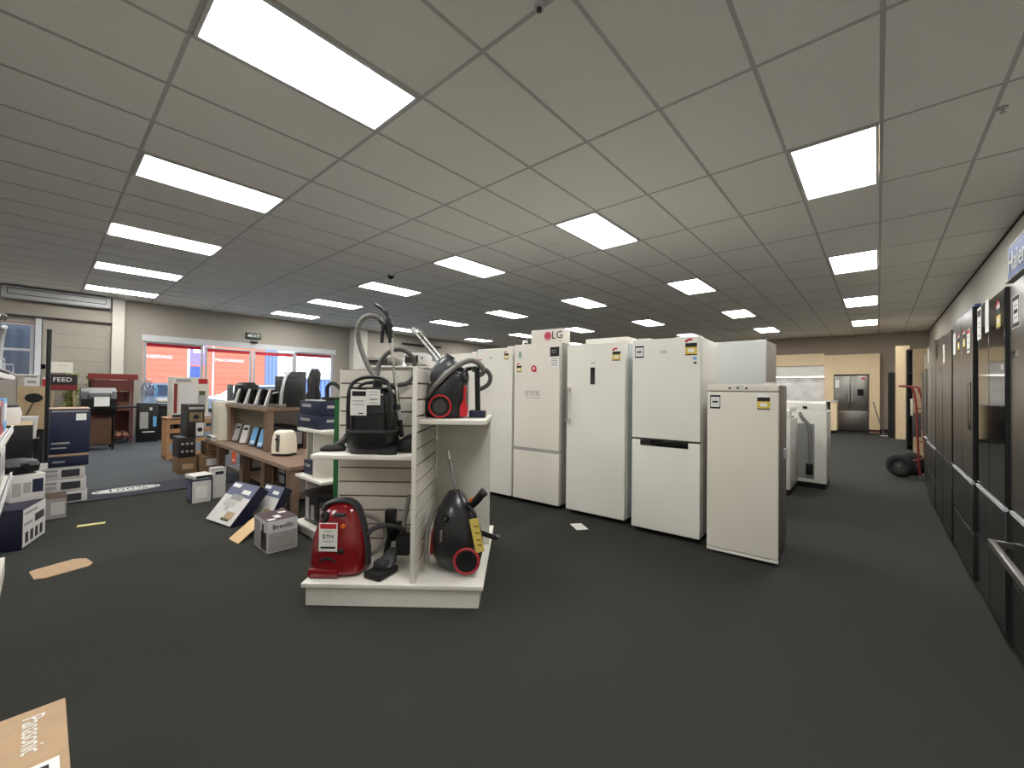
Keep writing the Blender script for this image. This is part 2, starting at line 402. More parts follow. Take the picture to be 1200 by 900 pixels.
def car(label, x, y, rz, m):
    c = thing('car', label, 'car', (x, y, -.12), rz)
    # body side profile (x = length, z), extruded across the width
    prism('body', c, m, [(-2.1, .3), (-2.15, .75), (-1.9, .95), (-1.1, 1.02), (.9, 1.02), (1.9, .86), (2.15, .7), (2.15, .3)], -.86, .86)
    prism('cabin', c, m, [(-1.75, 1.0), (-1.15, 1.42), (.25, 1.46), (1.15, 1.0)], -.74, .74)
    for s in (-1, 1):
        prism('side_window', c, carglass, [(-1.45, 1.03), (-1.02, 1.35), (.2, 1.39), (.88, 1.03)], s*.741-.006, s*.741+.006)
        for wx in (-1.3, 1.3):
            wl = disc('wheel', c, rubber, (wx, s*.80, .31), .31, .2, 'y', 20); disc('hub', wl, alum, (wx, s*.905, .31), .19, .02, 'y', 14)
    prism('windscreen', c, carglass, [(.30, 1.44), (1.12, 1.02), (1.15, 1.03), (.33, 1.455)], -.66, .66)
    B('headlamp', c, glass, 2.08, 2.17, -.8, -.5, .66, .8); B('headlamp', c, glass, 2.08, 2.17, .5, .8, .66, .8)
    return c
car('silver car parked outside nearest the left entrance window', -18.0, 2.5, math.radians(84), carpaint)
car('white car parked further along behind the sliding doors', -23.5, 7.6, math.radians(95), mat('white_car_paint', (225, 230, 236), .25))
ct = thing('window_backdrop', 'dark slate shipping container outside the narrow left window', 'container', (-17.5, -1.3, -.12))  # invented block that fills the narrow window with a dark view
slate = mat('slate_paint', (70, 74, 86), .5)
B('box', ct, slate, -1.2, 1.2, -2.4, 1.35, .0, 2.9)
for k in range(16): B('rib', ct, mat('slate_paint_dark', (52, 56, 66), .5), 1.2, 1.23, -2.3+k*.225, -2.2+k*.225, .15, 2.75)
B('backdrop_patch', ct, trimw, 1.231, 1.24, -.95, -.35, 1.55, 1.75); B('backdrop_patch', ct, blues, 1.231, 1.24, -.8, -.3, 1.0, 1.3)  # made-up pale and blue patches on the dark backdrop

# ================================================================== FIXED TO WALLS AND CEILING
ac = thing('air_conditioner', 'long white air conditioner mounted high on the left wall', 'air conditioner', (XL, .225, 3.01))
bm = bmesh.new(); addbox(bm, .002, .24, -.82, .80, 0, .265, .05, 3); mo('case', bm, trimw, ac, True)
B('louvre_slot', ac, black, .238, .2425, -.74, .72, .085, .215); B('louvre', ac, trimw, .243, .250, -.73, .71, .10, .20)
ex = thing('exit_sign', 'green and white exit sign above the sliding entrance doors', 'sign', (XL, 4.03, 2.63))
B('sign_case', ex, mat('exit_green', (34, 60, 44), .5), .003, .05, -.19, .19, 0, .17, .006)
text('sign_lettering', ex, 'EXIT', paper, .088, (.0515, .045, .085), (0, 1, 0), (0, 0, 1))
prism('arrow', ex, paper, [(-.165, .085), (-.10, .13), (-.10, .10), (-.06, .10), (-.06, .07), (-.10, .07), (-.10, .04)], .0505, .0515, 'yz')
ds = thing('door_sensor', 'small black motion sensor under the exit sign', 'sensor', (XL+.05, 4.03, 2.50)); bm = bmesh.new(); addbox(bm, .002, .07, -.09, .09, 0, .07, .02, 2); mo('case', ds and bm, black, ds, True); B('lens', ds, gblack, .068, .074, -.05, .05, .015, .04)
dc = thing('dome_camera', 'dark dome security camera hanging from the ceiling above hose', 'camera', onZ(458, 322, CEIL-.006))
disc('base', dc, trimw, (0, 0, -.012), .07, .024, 'z'); loft('dome', dc, gblack, [ring(0, 0, .06*math.cos(a), .06*math.cos(a), -.025-.06*math.sin(a), 16, 2) for a in [k*PI/14 for k in range(7)]])
sn = thing('ceiling_sensor', 'small white sensor with black eye at the top centre ceiling', 'sensor', onZ(632, 6, CEIL-.006))
disc('base', sn, trimw, (0, 0, -.01), .026, .02, 'z', 16); disc('eye', sn, black, (0, 0, -.026), .014, .012, 'z', 12)
sd = thing('smoke_detector', 'round flat detector on the ceiling beside a lit panel', 'detector', onZ(650, 287, CEIL-.006))
disc('base', sd, tilem, (0, 0, -.008), .075, .016, 'z'); disc('cap', sd, tilem, (0, 0, -.022), .05, .012, 'z')
sp = thing('sprinkler', 'small grey sprinkler head on the ceiling at the right edge', 'sprinkler', onZ(1175, 126, CEIL-.006))
disc('rose', sp, teem, (0, 0, -.004), .028, .008, 'z', 16); T('nozzle', sp, teem, [(0, 0, -.008), (0, 0, -.035)], .007, 8, sm=False); disc('deflector', sp, teem, (0, 0, -.037), .016, .003, 'z', 12)
tr = thing('wall_rail', 'black rail high on the far left wall behind the vacuum wands', 'rail', (XL+.03, 9.9, 2.96)); T('bar', tr, black, [(.06, -.9, 0), (.06, .95, 0)], .035, 8, sm=False); B('bracket', tr, black, -.03, .06, -.7, -.66, -.02, .02); B('bracket', tr, black, -.03, .06, .7, .74, -.02, .02)

# ================================================================== WHITE FRIDGES
def energy(parent, s, face, u, v, w=.062, stars=True, plain=False):
    """energy rating label: star arch over a black band over a yellow field; u,v = lower left in fractions"""
    W_, H_ = (s[0] if face in ('front', 'back') else s[1]), s[2]
    h = w*1.28; du, dv = w/W_, h/H_
    e = decal('energy_label', parent, s, face, u, u+du, v, v+dv*.52, yel, .0012, .0005)
    decal('label_band', e, s, face, u, u+du, v+dv*.52, v+dv*.80, inkb, .0012, .0005)
    decal('label_foot', e, s, face, u, u+du, v-dv*.06, v+dv*.02, inkb, .0014, .0005)
    decal('label_value', e, s, face, u+du*.22, u+du*.78, v+dv*.16, v+dv*.40, paper, .0006, .0017)
    c = facept(s, face, u+du*.42, v+dv*.80, .0005); U = Vector(FACES[face][1]); N = Vector(FACES[face][3])
    bm = bmesh.new(); a0, a1 = [], []
    for k in range(13):
        a = PI*k/12; p = c+U*(math.cos(a)*w*.42)+Vector((0, 0, math.sin(a)*w*.36)); a0.append(bm.verts.new(p)); a1.append(bm.verts.new(p+N*.0012))
    bm.faces.new(a0); bm.faces.new(a1)
    for k in range(13): bm.faces.new((a0[k], a0[(k+1) % 13], a1[(k+1) % 13], a1[k]))
    mo('star_arch', bm, paper, e)
    if stars:
        V_ = [c+U*(math.cos(a)*w*q_)+Vector((0, 0, math.sin(a)*w*q_*.86))+N*.0014 for q_, rg in ((.50, range(4, 12)), (.26, range(11, 3, -1))) for a in [PI*k/12 for k in rg]]
        bm = bmesh.new(); A_ = [bm.verts.new(p) for p in V_]; B_ = [bm.verts.new(p+N*.0008) for p in V_]; bm.faces.new(A_); bm.faces.new(B_)
        for k in range(len(A_)): bm.faces.new((A_[k], A_[(k+1) % len(A_)], B_[(k+1) % len(A_)], B_[k]))
        mo('star_band', bm, inkr, e)
    return e
def price(parent, s, face, u, v, w, h, style='frame', num=None):
    W_, H_ = (s[0] if face in ('front', 'back') else s[1]), s[2]; du, dv = w/W_, h/H_
    c = decal('price_card', parent, s, face, u, u+du, v, v+dv, paper, .002, .0005)
    P = lambda n, a, b, cc, d, m: decal(n, c, s, face, u+du*a, u+du*b, v+dv*cc, v+dv*d, m, .0006, .0025)
    if style == 'frame':
        P('card_header', .05, .95, .84, .97, inkb); P('card_footer', .05, .95, .03, .15, inkb); P('card_edge', .05, .11, .15, .84, inkb); P('card_edge', .89, .95, .15, .84, inkb); P('price_print', .25, .75, .44, .56, inkb)
        P('print_line', .25, .75, .66, .69, inkg); P('print_line', .25, .75, .30, .33, inkg)
    elif style == 'red':
        P('card_header', .05, .95, .82, .97, inkr); P('card_footer', .1, .9, .1, .17, inkb); P('print_line', .2, .8, .68, .70, inkg); P('print_line', .25, .75, .40, .42, inkg)
    elif style == 'black':
        P('card_header', .08, .92, .72, .92, inkb); P('print_line', .2, .8, .5, .53, inkg); P('print_line', .2, .8, .38, .40, inkg); P('price_print', .35, .65, .1, .14, inkb)
    if num: ftext('price_lettering', c, s, face, u+du*.5, v+dv*.55, h*.16, num, inkb, .003)
    return c
def fridge(label, xl, y0, w, d, h, m, splits=(), rz=0., group='white fridges in the front row', plinth=.045, gap=.012, dt=.055, hinge=True, side=None, name='fridge', cat='fridge'):
    """front-left floor corner at (xl, y0); local origin = floor centre, front = -y. Returns thing, size, first door."""
    c, s_ = math.cos(rz), math.sin(rz); ox, oy = w/2, d/2
    t = thing(name, label, cat, (xl+c*ox-s_*oy, y0+s_*ox+c*oy, 0), rz, group)
    s = (w, d, h)
    B('cabinet', t, side or m, -w/2, w/2, -d/2+dt+.008, d/2, plinth, h, .008)
    B('plinth', t, blackm, -w/2+.01, w/2-.01, -d/2+dt+.02, d/2-.02, 0, plinth+.01)
    B('gasket', t, gasket, -w/2+.012, w/2-.012, -d/2+dt-.004, -d/2+dt+.012, plinth+.012, h-.012)
    zs = [plinth]+list(splits)+[h]; doors = []
    for k in range(len(zs)-1):
        z0, z1 = zs[k]+(gap/2 if k else 0), zs[k+1]-(gap/2 if k < len(zs)-2 else 0)
        doors.append(B('door', t, m, -w/2, w/2, -d/2, -d/2+dt-.003, z0, z1, .008, 3))
    if hinge: B('hinge_cap', t, m, w/2-.09, w/2-.02, -d/2+.015, -d/2+.10, h, h+.016, .005)
    return t, s, doors
RZ = math.radians(3.6)
D = .60
# far-left pair, mostly behind the vacuum stand
fa, s, dd = fridge('plain white fridge at the far left end, behind the upper vacuum', -4.94, 3.44, .60, D, 1.62, white, (.62,), RZ)
fb, s, dd = fridge('white fridge second from left, peeking over the stand shelf', -4.31, 3.475, .62, D, 1.70, white, (.62,), RZ)
price(fb, s, 'front', .60, .88, .075, .10, 'red')
f1, s, dd = fridge('plain tall white fridge just right of the vacuum stand', -3.66, 3.50, .545, D, 1.735, white, (), RZ)
energy(f1, s, 'front', .78, .925, .062); price(f1, s, 'front', .02, .88, .07, .09, 'red')
decal('badge', f1, s, 'front', .36, .44, .936, .942, inkg)
# pale fridge with red emblem
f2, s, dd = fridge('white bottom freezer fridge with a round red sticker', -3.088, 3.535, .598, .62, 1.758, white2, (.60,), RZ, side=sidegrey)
decal('grip_strip', f2, s, 'front', 0, 1, .333, .352, sidegrey, .004, -.003)
energy(f2, s, 'front', .06, .828, .066)
decal('blue_tick_label', f2, s, 'front', .10, .17, .915, .955, mat('mint_print', (150, 170, 160), .6), .001)
g = disc('round_sticker', f2, inkr, facept(s, 'front', .45, .845, .001), .036, .002, 'y'); disc('sticker_centre', g, mat('pale_pink', (232, 190, 190), .6), facept(s, 'front', .45, .847, .003), .017, .001, 'y', 16)
decal('sticker_foot', g, s, 'front', .44, .515, .824, .832, inkr, .001, .001)
c = decal('info_label', f2, s, 'front', .80, .985, .915, .972, inkb, .0015, .0005); decal('label_lower', c, s, 'front', .81, .985, .848, .915, paper, .0015, .0005)
for k in range(4): decal('print_line', c, s, 'front', .83, .95, .900-k*.013, .905-k*.013, inkg, .0006, .002)
for k in range(2): decal('print_line', c, s, 'front', .83, .93, .950-k*.012, .954-k*.012, inkg, .0006, .002)
ftext('door_lettering', f2, s, 'front', .42, .690, .062, 'UF10YRS', inkg, squash=.62)
decal('lettering_underline', f2, s, 'front', .28, .60, .662, .665, inkg, .0008)
# single-door fridge with a black display
f3, s, dd = fridge('single door white fridge with a black display and bar handle', -2.395, 3.565, .628, .66, 1.718, white, (), RZ)
decal('display', f3, s, 'front', .425, .50, .765, .862, gblack, .003)
decal('badge', f3, s, 'front', .44, .51, .885, .890, inkg, .0008)
energy(f3, s, 'front', .79, .90, .080)
hx = -s[0]/2+.03
T('handle', f3, mat('handle_grey', (150, 150, 146), .35, .4), [(hx, -s[1]/2-.048, .93), (hx, -s[1]/2-.048, 1.29)], .011, 10, sm=False)
for z in (.95, 1.27): B('handle_mount', f3, white, hx-.016, hx+.016, -s[1]/2-.05, -s[1]/2+.001, z-.02, z+.02, .004)
B('side_trim', f3, mat('cool_grey_trim', (190, 198, 204), .3, .2), s[0]/2+.0005, s[0]/2+.003, -s[1]/2+.06, s[1]/2-.02, .05, 1.70)
# two-door fridge with black grip
f4, s, dd = fridge('white two door fridge with a black grip strip across it', -1.665, 3.53, .578, .60, 1.710, white, (.83,), RZ, hinge=False)
B('grip', f4, gblack, -.212, .195, -.3035, -.26, .775, .826, .004)
decal('door_seam', f4, s, 'front', 0, 1, .4865, .4925, groove, .002, -.0015)
price(f4, s, 'front', .035, .905, .088, .112); energy(f4, s, 'front', .79, .915, .092)
decal('blue_label', f4, s, 'front', .895, .945, .888, .902, bluep, .001); decal('blue_label', f4, s, 'front', .905, .945, .868, .878, navy, .001)
decal('badge', f4, s, 'front', .43, .53, .925, .940, mat('badge_grey', (196, 194, 188), .3), .001)
# short freezer
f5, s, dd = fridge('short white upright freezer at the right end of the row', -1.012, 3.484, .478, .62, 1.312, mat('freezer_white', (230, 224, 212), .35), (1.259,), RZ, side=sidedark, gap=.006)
price(f5, s, 'front', .035, .855, .082, .112); energy(f5, s, 'front', .715, .865, .082, stars=False)
for k, u in enumerate((.33, .45, .57)): disc('dial', f5, dgrey, facept(s, 'front', u, .979, .002), .0085, .004, 'y', 12)
decal('badge', f5, s, 'front', .42, .53, .989, .993, inkg, .0008)
B('side_handle', f5, trimw, s[0]/2+.001, s[0]/2+.025, .02, .05, .74, .82, .005)
B('base_strip', f5, white, -.239, .239, -.310, -.26, .022, .042, .004)
# second row, backs to the first
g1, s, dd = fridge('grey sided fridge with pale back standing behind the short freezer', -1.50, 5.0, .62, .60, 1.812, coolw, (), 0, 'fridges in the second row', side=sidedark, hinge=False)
B('hinge_cap', g1, dgrey, .25, .30, -.27, -.2, 1.812, 1.835, .004)
g2, s, dd = fridge('white fridge of the second row, left of the grey sided one', -2.30, 4.85, .62, .60, 1.70, white, (), 0, 'fridges in the second row', hinge=False)
# things on top of the front row
def onfridge(f, h, lx, ly): p = f.matrix_basis @ Vector((lx, ly, h)); return p
p = onfridge(f2, 1.758, .045, -.10)
lb = thing('display_box', 'white box with pink circle emblem and lettering atop the fridge', 'box', p+Vector((0, 0, .001)), RZ)
s = (.40, .18, .165); B('carton_body', lb, white2, -.20, .20, -.09, .09, 0, .165, .004)
ftext('lettering', lb, s, 'front', .86, .55, .085, 'LG', inkb); gq = disc('emblem', lb, mat('pink_emblem', (214, 92, 116), .5), facept(s, 'front', .56, .55, .001), .048, .002, 'y'); disc('emblem_centre', gq, mat('pink_emblem_dark', (186, 60, 90), .5), facept(s, 'front', .56, .55, .003), .022, .001, 'y', 16)
lb2 = thing('flat_carton', 'flat white carton lying on top of the single door fridge', 'box', onfridge(f3, 1.718, -.04, .14)+Vector((0, 0, .001)), RZ); B('carton_body', lb2, white, -.22, .25, -.17, .17, 0, .085, .004); B('tape', lb2, paper, -.24, .22, -.02, .02, .0851, .086)
sg = thing('price_stand', 'tiny white price stand on top of pale fridge, left end', 'sign', onfridge(f2, 1.758, -.235, -.20)+Vector((0, 0, .001)), RZ); B('card', sg, paper, -.035, .035, 0, .006, 0, .06); B('print', sg, inkb, -.01, .025, -.001, 0, .015, .03); B('foot', sg, paper, -.035, .035, 0, .04, 0, .004)
sl = thing('leaflet_stack', 'small pile of white leaflets on the two door fridge top', 'leaflets', onfridge(f4, 1.71, .165, -.12)+Vector((0, 0, .001)), RZ+.05); B('paper_pile', sl, paper, -.10, .10, -.12, .13, 0, .012, .002); B('top_sheet', sl, boxwhite, -.085, .09, -.10, .10, .0125, .015); 
sl2 = thing('instruction_sheet', 'white folded instruction sheet on the two door fridge, left end', 'leaflets', onfridge(f4, 1.71, -.21, -.17)+Vector((0, 0, .001)), RZ); B('sheet', sl2, paper, -.06, .06, -.1, .1, 0, .012, .002); B('fold', sl2, boxwhite, -.06, .06, -.1, 0, .0125, .016)
cd = thing('paper_card', 'white card lying on the carpet before the single door fridge', 'card', (-2.06, 3.29, 0), .95); B('sheet', cd, paper, -.055, .055, -.085, .085, .0005, .003); B('crease', cd, boxwhite, -.055, .055, -.002, .002, .0031, .0035)

# ================================================================== DARK FRIDGES ALONG THE RIGHT WALL
RW = -PI/2
XF = .48
def dark(label, ya, yb, h, m, kind, d=.72, sx=0.):
    w = yb-ya; t = thing('fridge', label, 'fridge', (XF+d/2, (ya+yb)/2, 0), RW, 'dark fridges along the right wall'); s = (w, d, h)
    t.location.x += sx
    B('cabinet', t, blackm, -w/2, w/2, -d/2+.075, d/2-abs(sx), .03, h, .006)
    B('plinth', t, blackm, -w/2+.02, w/2-.02, -d/2+.09, d/2-.02, 0, .04)
    B('hinge_cover', t, black, -w/2+.02, w/2-.02, -d/2+.05, -d/2+.16, h, h+.02, .004)
    def dr(nm, a, b, z0, z1, mm):
        o = B(nm, t, blackm, a, b, -d/2+.002, -d/2+.072, z0, z1, .004); B('front_skin', o, mm, a+.003, b-.003, -d/2-.001, -d/2+.004, z0+.003, z1-.003, .002, 1)
    split = .70
    if kind in ('french', 'dispenser', 'glossy'):
        dr('door', -w/2, -.003, split, h, m); dr('door', .003, w/2, split, h, m)
        if kind == 'glossy': dr('drawer', -w/2, -.003, .05, split-.03, gblackd); dr('drawer', .003, w/2, .05, split-.03, gblackd)
        else: dr('drawer', -w/2, w/2, .36, split-.03, dsteel2); dr('drawer', -w/2, w/2, .05, .35, dsteel2)
        B('trim_strip', t, trimw, -w/2+.01, w/2-.01, -d/2-.006, -d/2+.01, split-.028, split-.010)
    else:
        dr('door', -w/2, w/2, split, h, m); dr('drawer', -w/2, w/2, .05, split-.02, dsteel2)
        B('trim_strip', t, chrome if kind == 'plain' else steel, -w/2+.01, w/2-.01, -d/2-.002, -d/2+.01, split-.018, split-.002)
    return t, s
gblackd = mat('black_glass_drawer', (30, 30, 31), .16)
u1, s = dark('nearest dark stainless fridge with a pale drawer handle, under blue sign', 2.26, 3.17, 1.80, dsteel, 'french', sx=.012)
d = s[1]
hb = B('drawer_handle', u1, steel, -.40, .40, -d/2-.085, -d/2-.06, .515, .545, .004); hb['label'] = 'pale metal bar handle'
for x in (-.385, .385): B('handle_mount', u1, steel, x-.014, x+.014, -d/2-.062, -d/2+.001, .517, .543)
price(u1, s, 'front', .06, .875, .14, .155); decal('white_label', u1, s, 'front', .06, .18, .80, .815, paper, .001)
u2, s = dark('second nearest dark fridge, glossy black and mirror like', 3.19, 3.985, 1.80, gblack, 'glossy', sx=-.002)
energy(u2, s, 'front', .76, .895, .10); price(u2, s, 'front', .38, .90, .10, .19, 'plain'); price(u2, s, 'front', .06, .89, .12, .20, 'black'); decal('white_label', u2, s, 'front', .86, .95, .77, .785, paper, .001)
u3, s = dark('third nearest dark fridge, graphite with a tall black water dispenser', 4.02, 4.95, 1.835, dsteel, 'dispenser', sx=-.016)
B('dispenser', u3, gblack, -.01+.30, .41, -s[1]/2-.004, -s[1]/2+.01, 1.02, 1.34, .003)
price(u3, s, 'front', .04, .86, .12, .17, 'plain'); energy(u3, s, 'front', .30, .87, .09); energy(u3, s, 'front', .58, .87, .09); price(u3, s, 'front', .78, .84, .12, .16, 'red')
B('top_card', u3, blues, -.40, .30, -.33, -.30, 1.836, 1.875)
u4, s = dark('fourth nearest dark fridge, brushed steel with white price card', 4.99, 5.60, 1.80, dsteel, 'plain', sx=-.022); price(u4, s, 'front', .06, .86, .12, .17, 'plain')
u5, s = dark('fifth nearest dark fridge, brushed steel beside the white price card one', 5.63, 6.24, 1.82, dsteel, 'plain', sx=-.022); decal('white_label', u5, s, 'front', .1, .3, .90, .97, paper, .001)
u6, s = dark('sixth nearest dark fridge, two steel doors with slim bar handles', 6.28, 7.17, 1.84, steel, 'french', sx=-.025)
for x in (-.03, .03): T('door_handle', u6, steel, [(x, -s[1]/2-.04, .80), (x, -s[1]/2-.04, 1.55)], .010, 8, sm=False)
price(u6, s, 'front', .1, .89, .12, .17, 'plain')
u7, s = dark('seventh nearest dark fridge, steel one behind the red hand truck', 7.20, 8.05, 1.80, steel, 'french')
for x in (-.03, .03): T('door_handle', u7, steel, [(x, -s[1]/2-.04, .80), (x, -s[1]/2-.04, 1.55)], .010, 8, sm=False)
B('vent', u7, black, -.35, .1, -s[1]/2-.002, -s[1]/2+.005, .06, .12)
bs = thing('shop_sign', 'blue sign with white lettering standing on the nearest dark fridge', 'sign', (.515, 2.72, 1.823), RW)
B('sign_board', bs, blues, -.52, .47, -.02, .02, 0, .17, .004); B('sign_border', bs, paper, -.52, .47, -.0205, .0205, .17, .178); text('sign_lettering', bs, 'Haier', paper, .105, (-.335, -.022, .085), (1, 0, 0), (0, 0, 1)); B('foot', bs, paper, -.52, .47, -.03, .03, -.002, 0)
# panels standing past the fridge row
pl = thing('timber_panel', 'tall dark timber cabinet side standing past the hand truck', 'cabinet', (.86, 10.9, 0)); B('panel', pl, ply, -.36, .34, -.03, .03, 0, 2.12); B('edge_strip', pl, steel, -.365, -.36, -.03, .03, 0, 2.12); B('carcass', pl, dsteel2, -.30, .34, .031, .60, 0, 2.10)
bk = thing('display_shelf', 'black display shelf unit between oak column and hand truck', 'shelf', (.86, 13.2, 0))
B('back', bk, black, -.36, .34, .44, .46, 0, 2.3); B('side', bk, black, -.36, -.33, 0, .44, 0, 2.3); B('side', bk, black, .31, .34, 0, .44, 0, 2.3)
for z in (.1, .75, 1.25, 1.75, 2.27): B('shelf', bk, black, -.33, .31, 0, .44, z, z+.03)
ov = thing('oven', 'pale built in oven on the black display shelf', 'oven', (.84, 13.35, .781)); B('case', ov, cream, -.28, .26, -.12, .2, 0, .38, .006); B('door', ov, gblack, -.24, .22, -.128, -.121, .04, .27); B('control_strip', ov, steel, -.24, .22, -.127, -.121, .29, .35)
co = thing('oak_column', 'tall oak veneer column at the end of the right aisle', 'column', (.525, 16.1, 0)); B('core', co, oak, -.14, .14, -.1, .5, 0, 2.63); B('side_panel', co, ply, -.152, -.141, -.1, .5, 0, 2.63); B('black_recess', co, blackm, -.30, -.153, .3, .5, 0, 1.9)
# hand truck
ht = thing('hand_truck', 'red two wheeled hand truck with fat black tyres by fridges', 'hand truck', (.47, 8.75, 0), math.radians(68))
for s_ in (-1, 1):
    wl = torus('wheel', ht, rubber, (s_*.20, .15, .18), .115, .062, 'x', 28, 10); disc('hub', wl, dgrey, (s_*.20, .15, .18), .085, .08, 'x', 16); disc('hub_cap', wl, steel, (s_*.242, .15, .18), .03, .012, 'x', 12)
    T('rail', ht, redm, [(s_*.11, -.04, .06), (s_*.11, -.02, .5), (s_*.11, 0, 1.1), (s_*.10, .03, 1.30)], .015, 8)
T('handle', ht, redm, [(-.10, .03, 1.29), (-.10, .06, 1.37), (-.09, .20, 1.385), (.09, .20, 1.385), (.10, .06, 1.37), (.10, .03, 1.29)], .016, 8)
for z in (.3, .55, .8, 1.05): T('cross_bar', ht, redm, [(-.11, -.02, z), (.11, -.02, z)], .010, 8, sm=False)
T('axle', ht, dgrey, [(-.20, .15, .18), (.20, .15, .18)], .012, 8, sm=False); T('axle_strut', ht, redm, [(-.1, .15, .205), (-.1, -.04, .3)], .012, 8, sm=False); T('axle_strut', ht, redm, [(.1, .15, .205), (.1, -.04, .3)], .012, 8, sm=False); B('toe_plate', ht, dgrey, -.2, .2, -.26, -.03, .012, .022); B('strap_pack', ht, dgrey, -.07, .07, .0, .05, .62, .98, .01)
# ================================================================== WASHING MACHINES, KITCHEN DISPLAY
def washer(label, x1, y0, zt, w=.62, d=.62):
    t = thing('washing_machine', label, 'washing machine', (x1-w/2, y0+d/2, 0), 0, 'washing machines with backs showing'); h = zt
    B('base', t, black, -w/2+.01, w/2-.01, -d/2+.01, d/2-.01, 0, .07)
    B('case', t, white, -w/2, w/2, -d/2, d/2, .07, h-.13, .012)
    prism('console', t, white, [(-d/2+.005, h-.13), (-d/2+.005, h-.03), (-d/2+.05, h), (-d/2+.16, h-.01), (-d/2+.24, h-.128)], -w/2+.01, w/2-.01, 'yz')
    B('lid', t, coolw, -w/2+.03, w/2-.03, -d/2+.25, d/2-.02, h-.129, h-.105, .006)
    B('rear_recess', t, mat('recess_grey', (150, 150, 148), .5), -w/2+.16, w/2-.13, -d/2-.004, -d/2, .12, h-.30)
    B('inlet', t, black, .05, .10, -d/2-.012, -d/2+.01, h-.10, h-.07, .004)
    bm = bmesh.new(); addtube(bm, smoothpath([(.02, -d/2-.025, h-.15), (.05, -d/2-.03, h-.22), (.12, -d/2-.03, h-.32), (.135, -d/2-.03, h-.45), (.135, -d/2-.03, .32)]), .018, 10); mo('drain_hose', bm, mat('mid_grey_hose', (128, 128, 126), .5), t, True)
    B('power_box', t, black, .09, .17, -d/2-.035, -d/2-.001, .18, .32, .005)
    B('bracket', t, trimw, -.09, -.02, -d/2-.02, -d/2-.001, h-.13, h-.08, .006)
    B('side_clip', t, trimw, w/2+.001, w/2+.02, -.12, -.05, h-.50, h-.42)
    return t
washer('white washing machine nearer us, half hidden behind the short freezer', -.80, 6.05, 1.06)
washer('white washing machine with drain hose, beside the carpeted aisle', -.50, 6.78, 1.15)
KY = 18.0
kp = thing('kitchen_wall_unit', 'oak kitchen wall unit housing the steel fridge and marble niche', 'kitchen unit', (0, KY, 0))
for n, a in (('tall_panel', (-.22, .05, 0, .5, 0, 2.59)), ('tall_panel', (-1.39, -1.14, 0, .5, 0, 2.59)), ('overhead_cabinet', (-1.138, -.222, 0, .5, 1.92, 2.59)), ('overhead_cabinet', (-4.2, -1.392, 0, .5, 2.24, 2.66)), ('side_panel', (-4.3, -4.202, 0, .5, 0, 2.66))): B(n, kp, oak, *a)
B('marble_splashback', kp, marble, -4.2, -1.392, .40, .45, .95, 1.85); B('rangehood_cabinet', kp, white, -4.2, -1.392, .05, .45, 1.86, 2.235); B('led_strip', kp, ledw, -4.1, -1.42, .10, .16, 1.84, 1.858); B('back_bench', kp, marble, -4.2, -1.392, .0, .40, .88, .945); B('bench_cabinet', kp, oak, -4.2, -1.392, .03, .40, 0, .875)
B('plinth_strip', kp, darkred, -.22, .05, -.006, -.001, .02, .10)
kf = thing('fridge', 'stainless French door fridge built into the oak kitchen wall', 'fridge', (-.68, KY+.22, 0)); w = .44
for a, b, z0, z1 in ((-w, -.004, .72, 1.86), (.004, w, .72, 1.86), (-w, w, .06, .70)): B('door', kf, steel, a, b, -.27, -.21, z0, z1, .006)
B('cabinet', kf, dsteel, -w, w, -.205, .25, .03, 1.88); B('dispenser', kf, gblack, .17, .33, -.278, -.262, 1.20, 1.42)
for x in (-.045, .045): T('door_handle', kf, chrome, [(x, -.31, .82), (x, -.31, 1.55)], .012, 8, sm=False)
B('drawer_handle', kf, chrome, -.38, .38, -.315, -.295, .62, .65); s = (.88, .54, 1.88); price(kf, s, 'front', .03, .78, .11, .26, 'plain'); decal('red_label', kf, s, 'front', .80, .92, .93, .96, inkr, .004, .006)
ki = thing('island_bench', 'oak island bench with a pale top before the marble niche', 'bench', (-1.35, 16.9, 0)); B('bench_top', ki, marble, -.62, .40, -.35, .35, 1.00, 1.04); B('end_panel', ki, oak, .22, .38, -.33, .33, .10, .998); B('carcass', ki, gblack, -.60, .218, -.28, .33, .10, .998); B('plinth', ki, blackm, -.58, .34, -.28, .30, 0, .099)
ld = thing('leaning_board', 'thin pale board leaning on the wall past the oak unit', 'board', (.14, 17.6, 0), rot=(0, math.radians(-14), 0)); B('board', ld, steel, -.015, .015, -.1, .1, 0, 1.05); B('edge', ld, black, -.017, -.0151, -.1, .1, 0, 1.05)
wc = thing('fallen_sheet', 'white sheet lying on the carpet by the leaning board', 'sheet', (.20, 16.9, 0), .2); B('sheet', wc, paper, -.14, .14, -.1, .1, .001, .006); B('fold', wc, boxwhite, -.14, .14, -.1, -.09, .0061, .009)

# ================================================================== SLATWALL STAND WITH VACUUM CLEANERS
SA = math.atan2(.652, .758)
def SL(a, b, z=0.): return Vector((-2.475+a*.758-b*.652, 1.014+a*.652+b*.758, z))
def slats(name, parent, axis, at, th, u0, u1, z0, z1, pitch, m, faces=(1,)):
    """one board per slat with recessed joints"""
    z = z0
    while z < z1-.01:
        zz = min(z+pitch-.0095, z1)
        if axis == 'x': B(name, parent, m, u0, u1, at, at+th, z, zz)
        else: B(name, parent, m, at, at+th, u0, u1, z, zz)
        z += pitch
st = thing('slatwall_stand', 'white pinwheel slatwall stand carrying four vacuum cleaners', 'display stand', SL(0, 0), SA)
SW, SD, DK, ST = 1.03, 1.05, .132, 1.378
B('base', st, mel, .015, SW-.02, .0, SD-.02, 0, DK-.026)
B('deck', st, mel, -.005, SW+.005, -.02, SD, DK-.024, DK, .003)
FA = .612
B('fin_edge', st, mel, FA, FA+.026, .0, .014, DK, ST, .003)
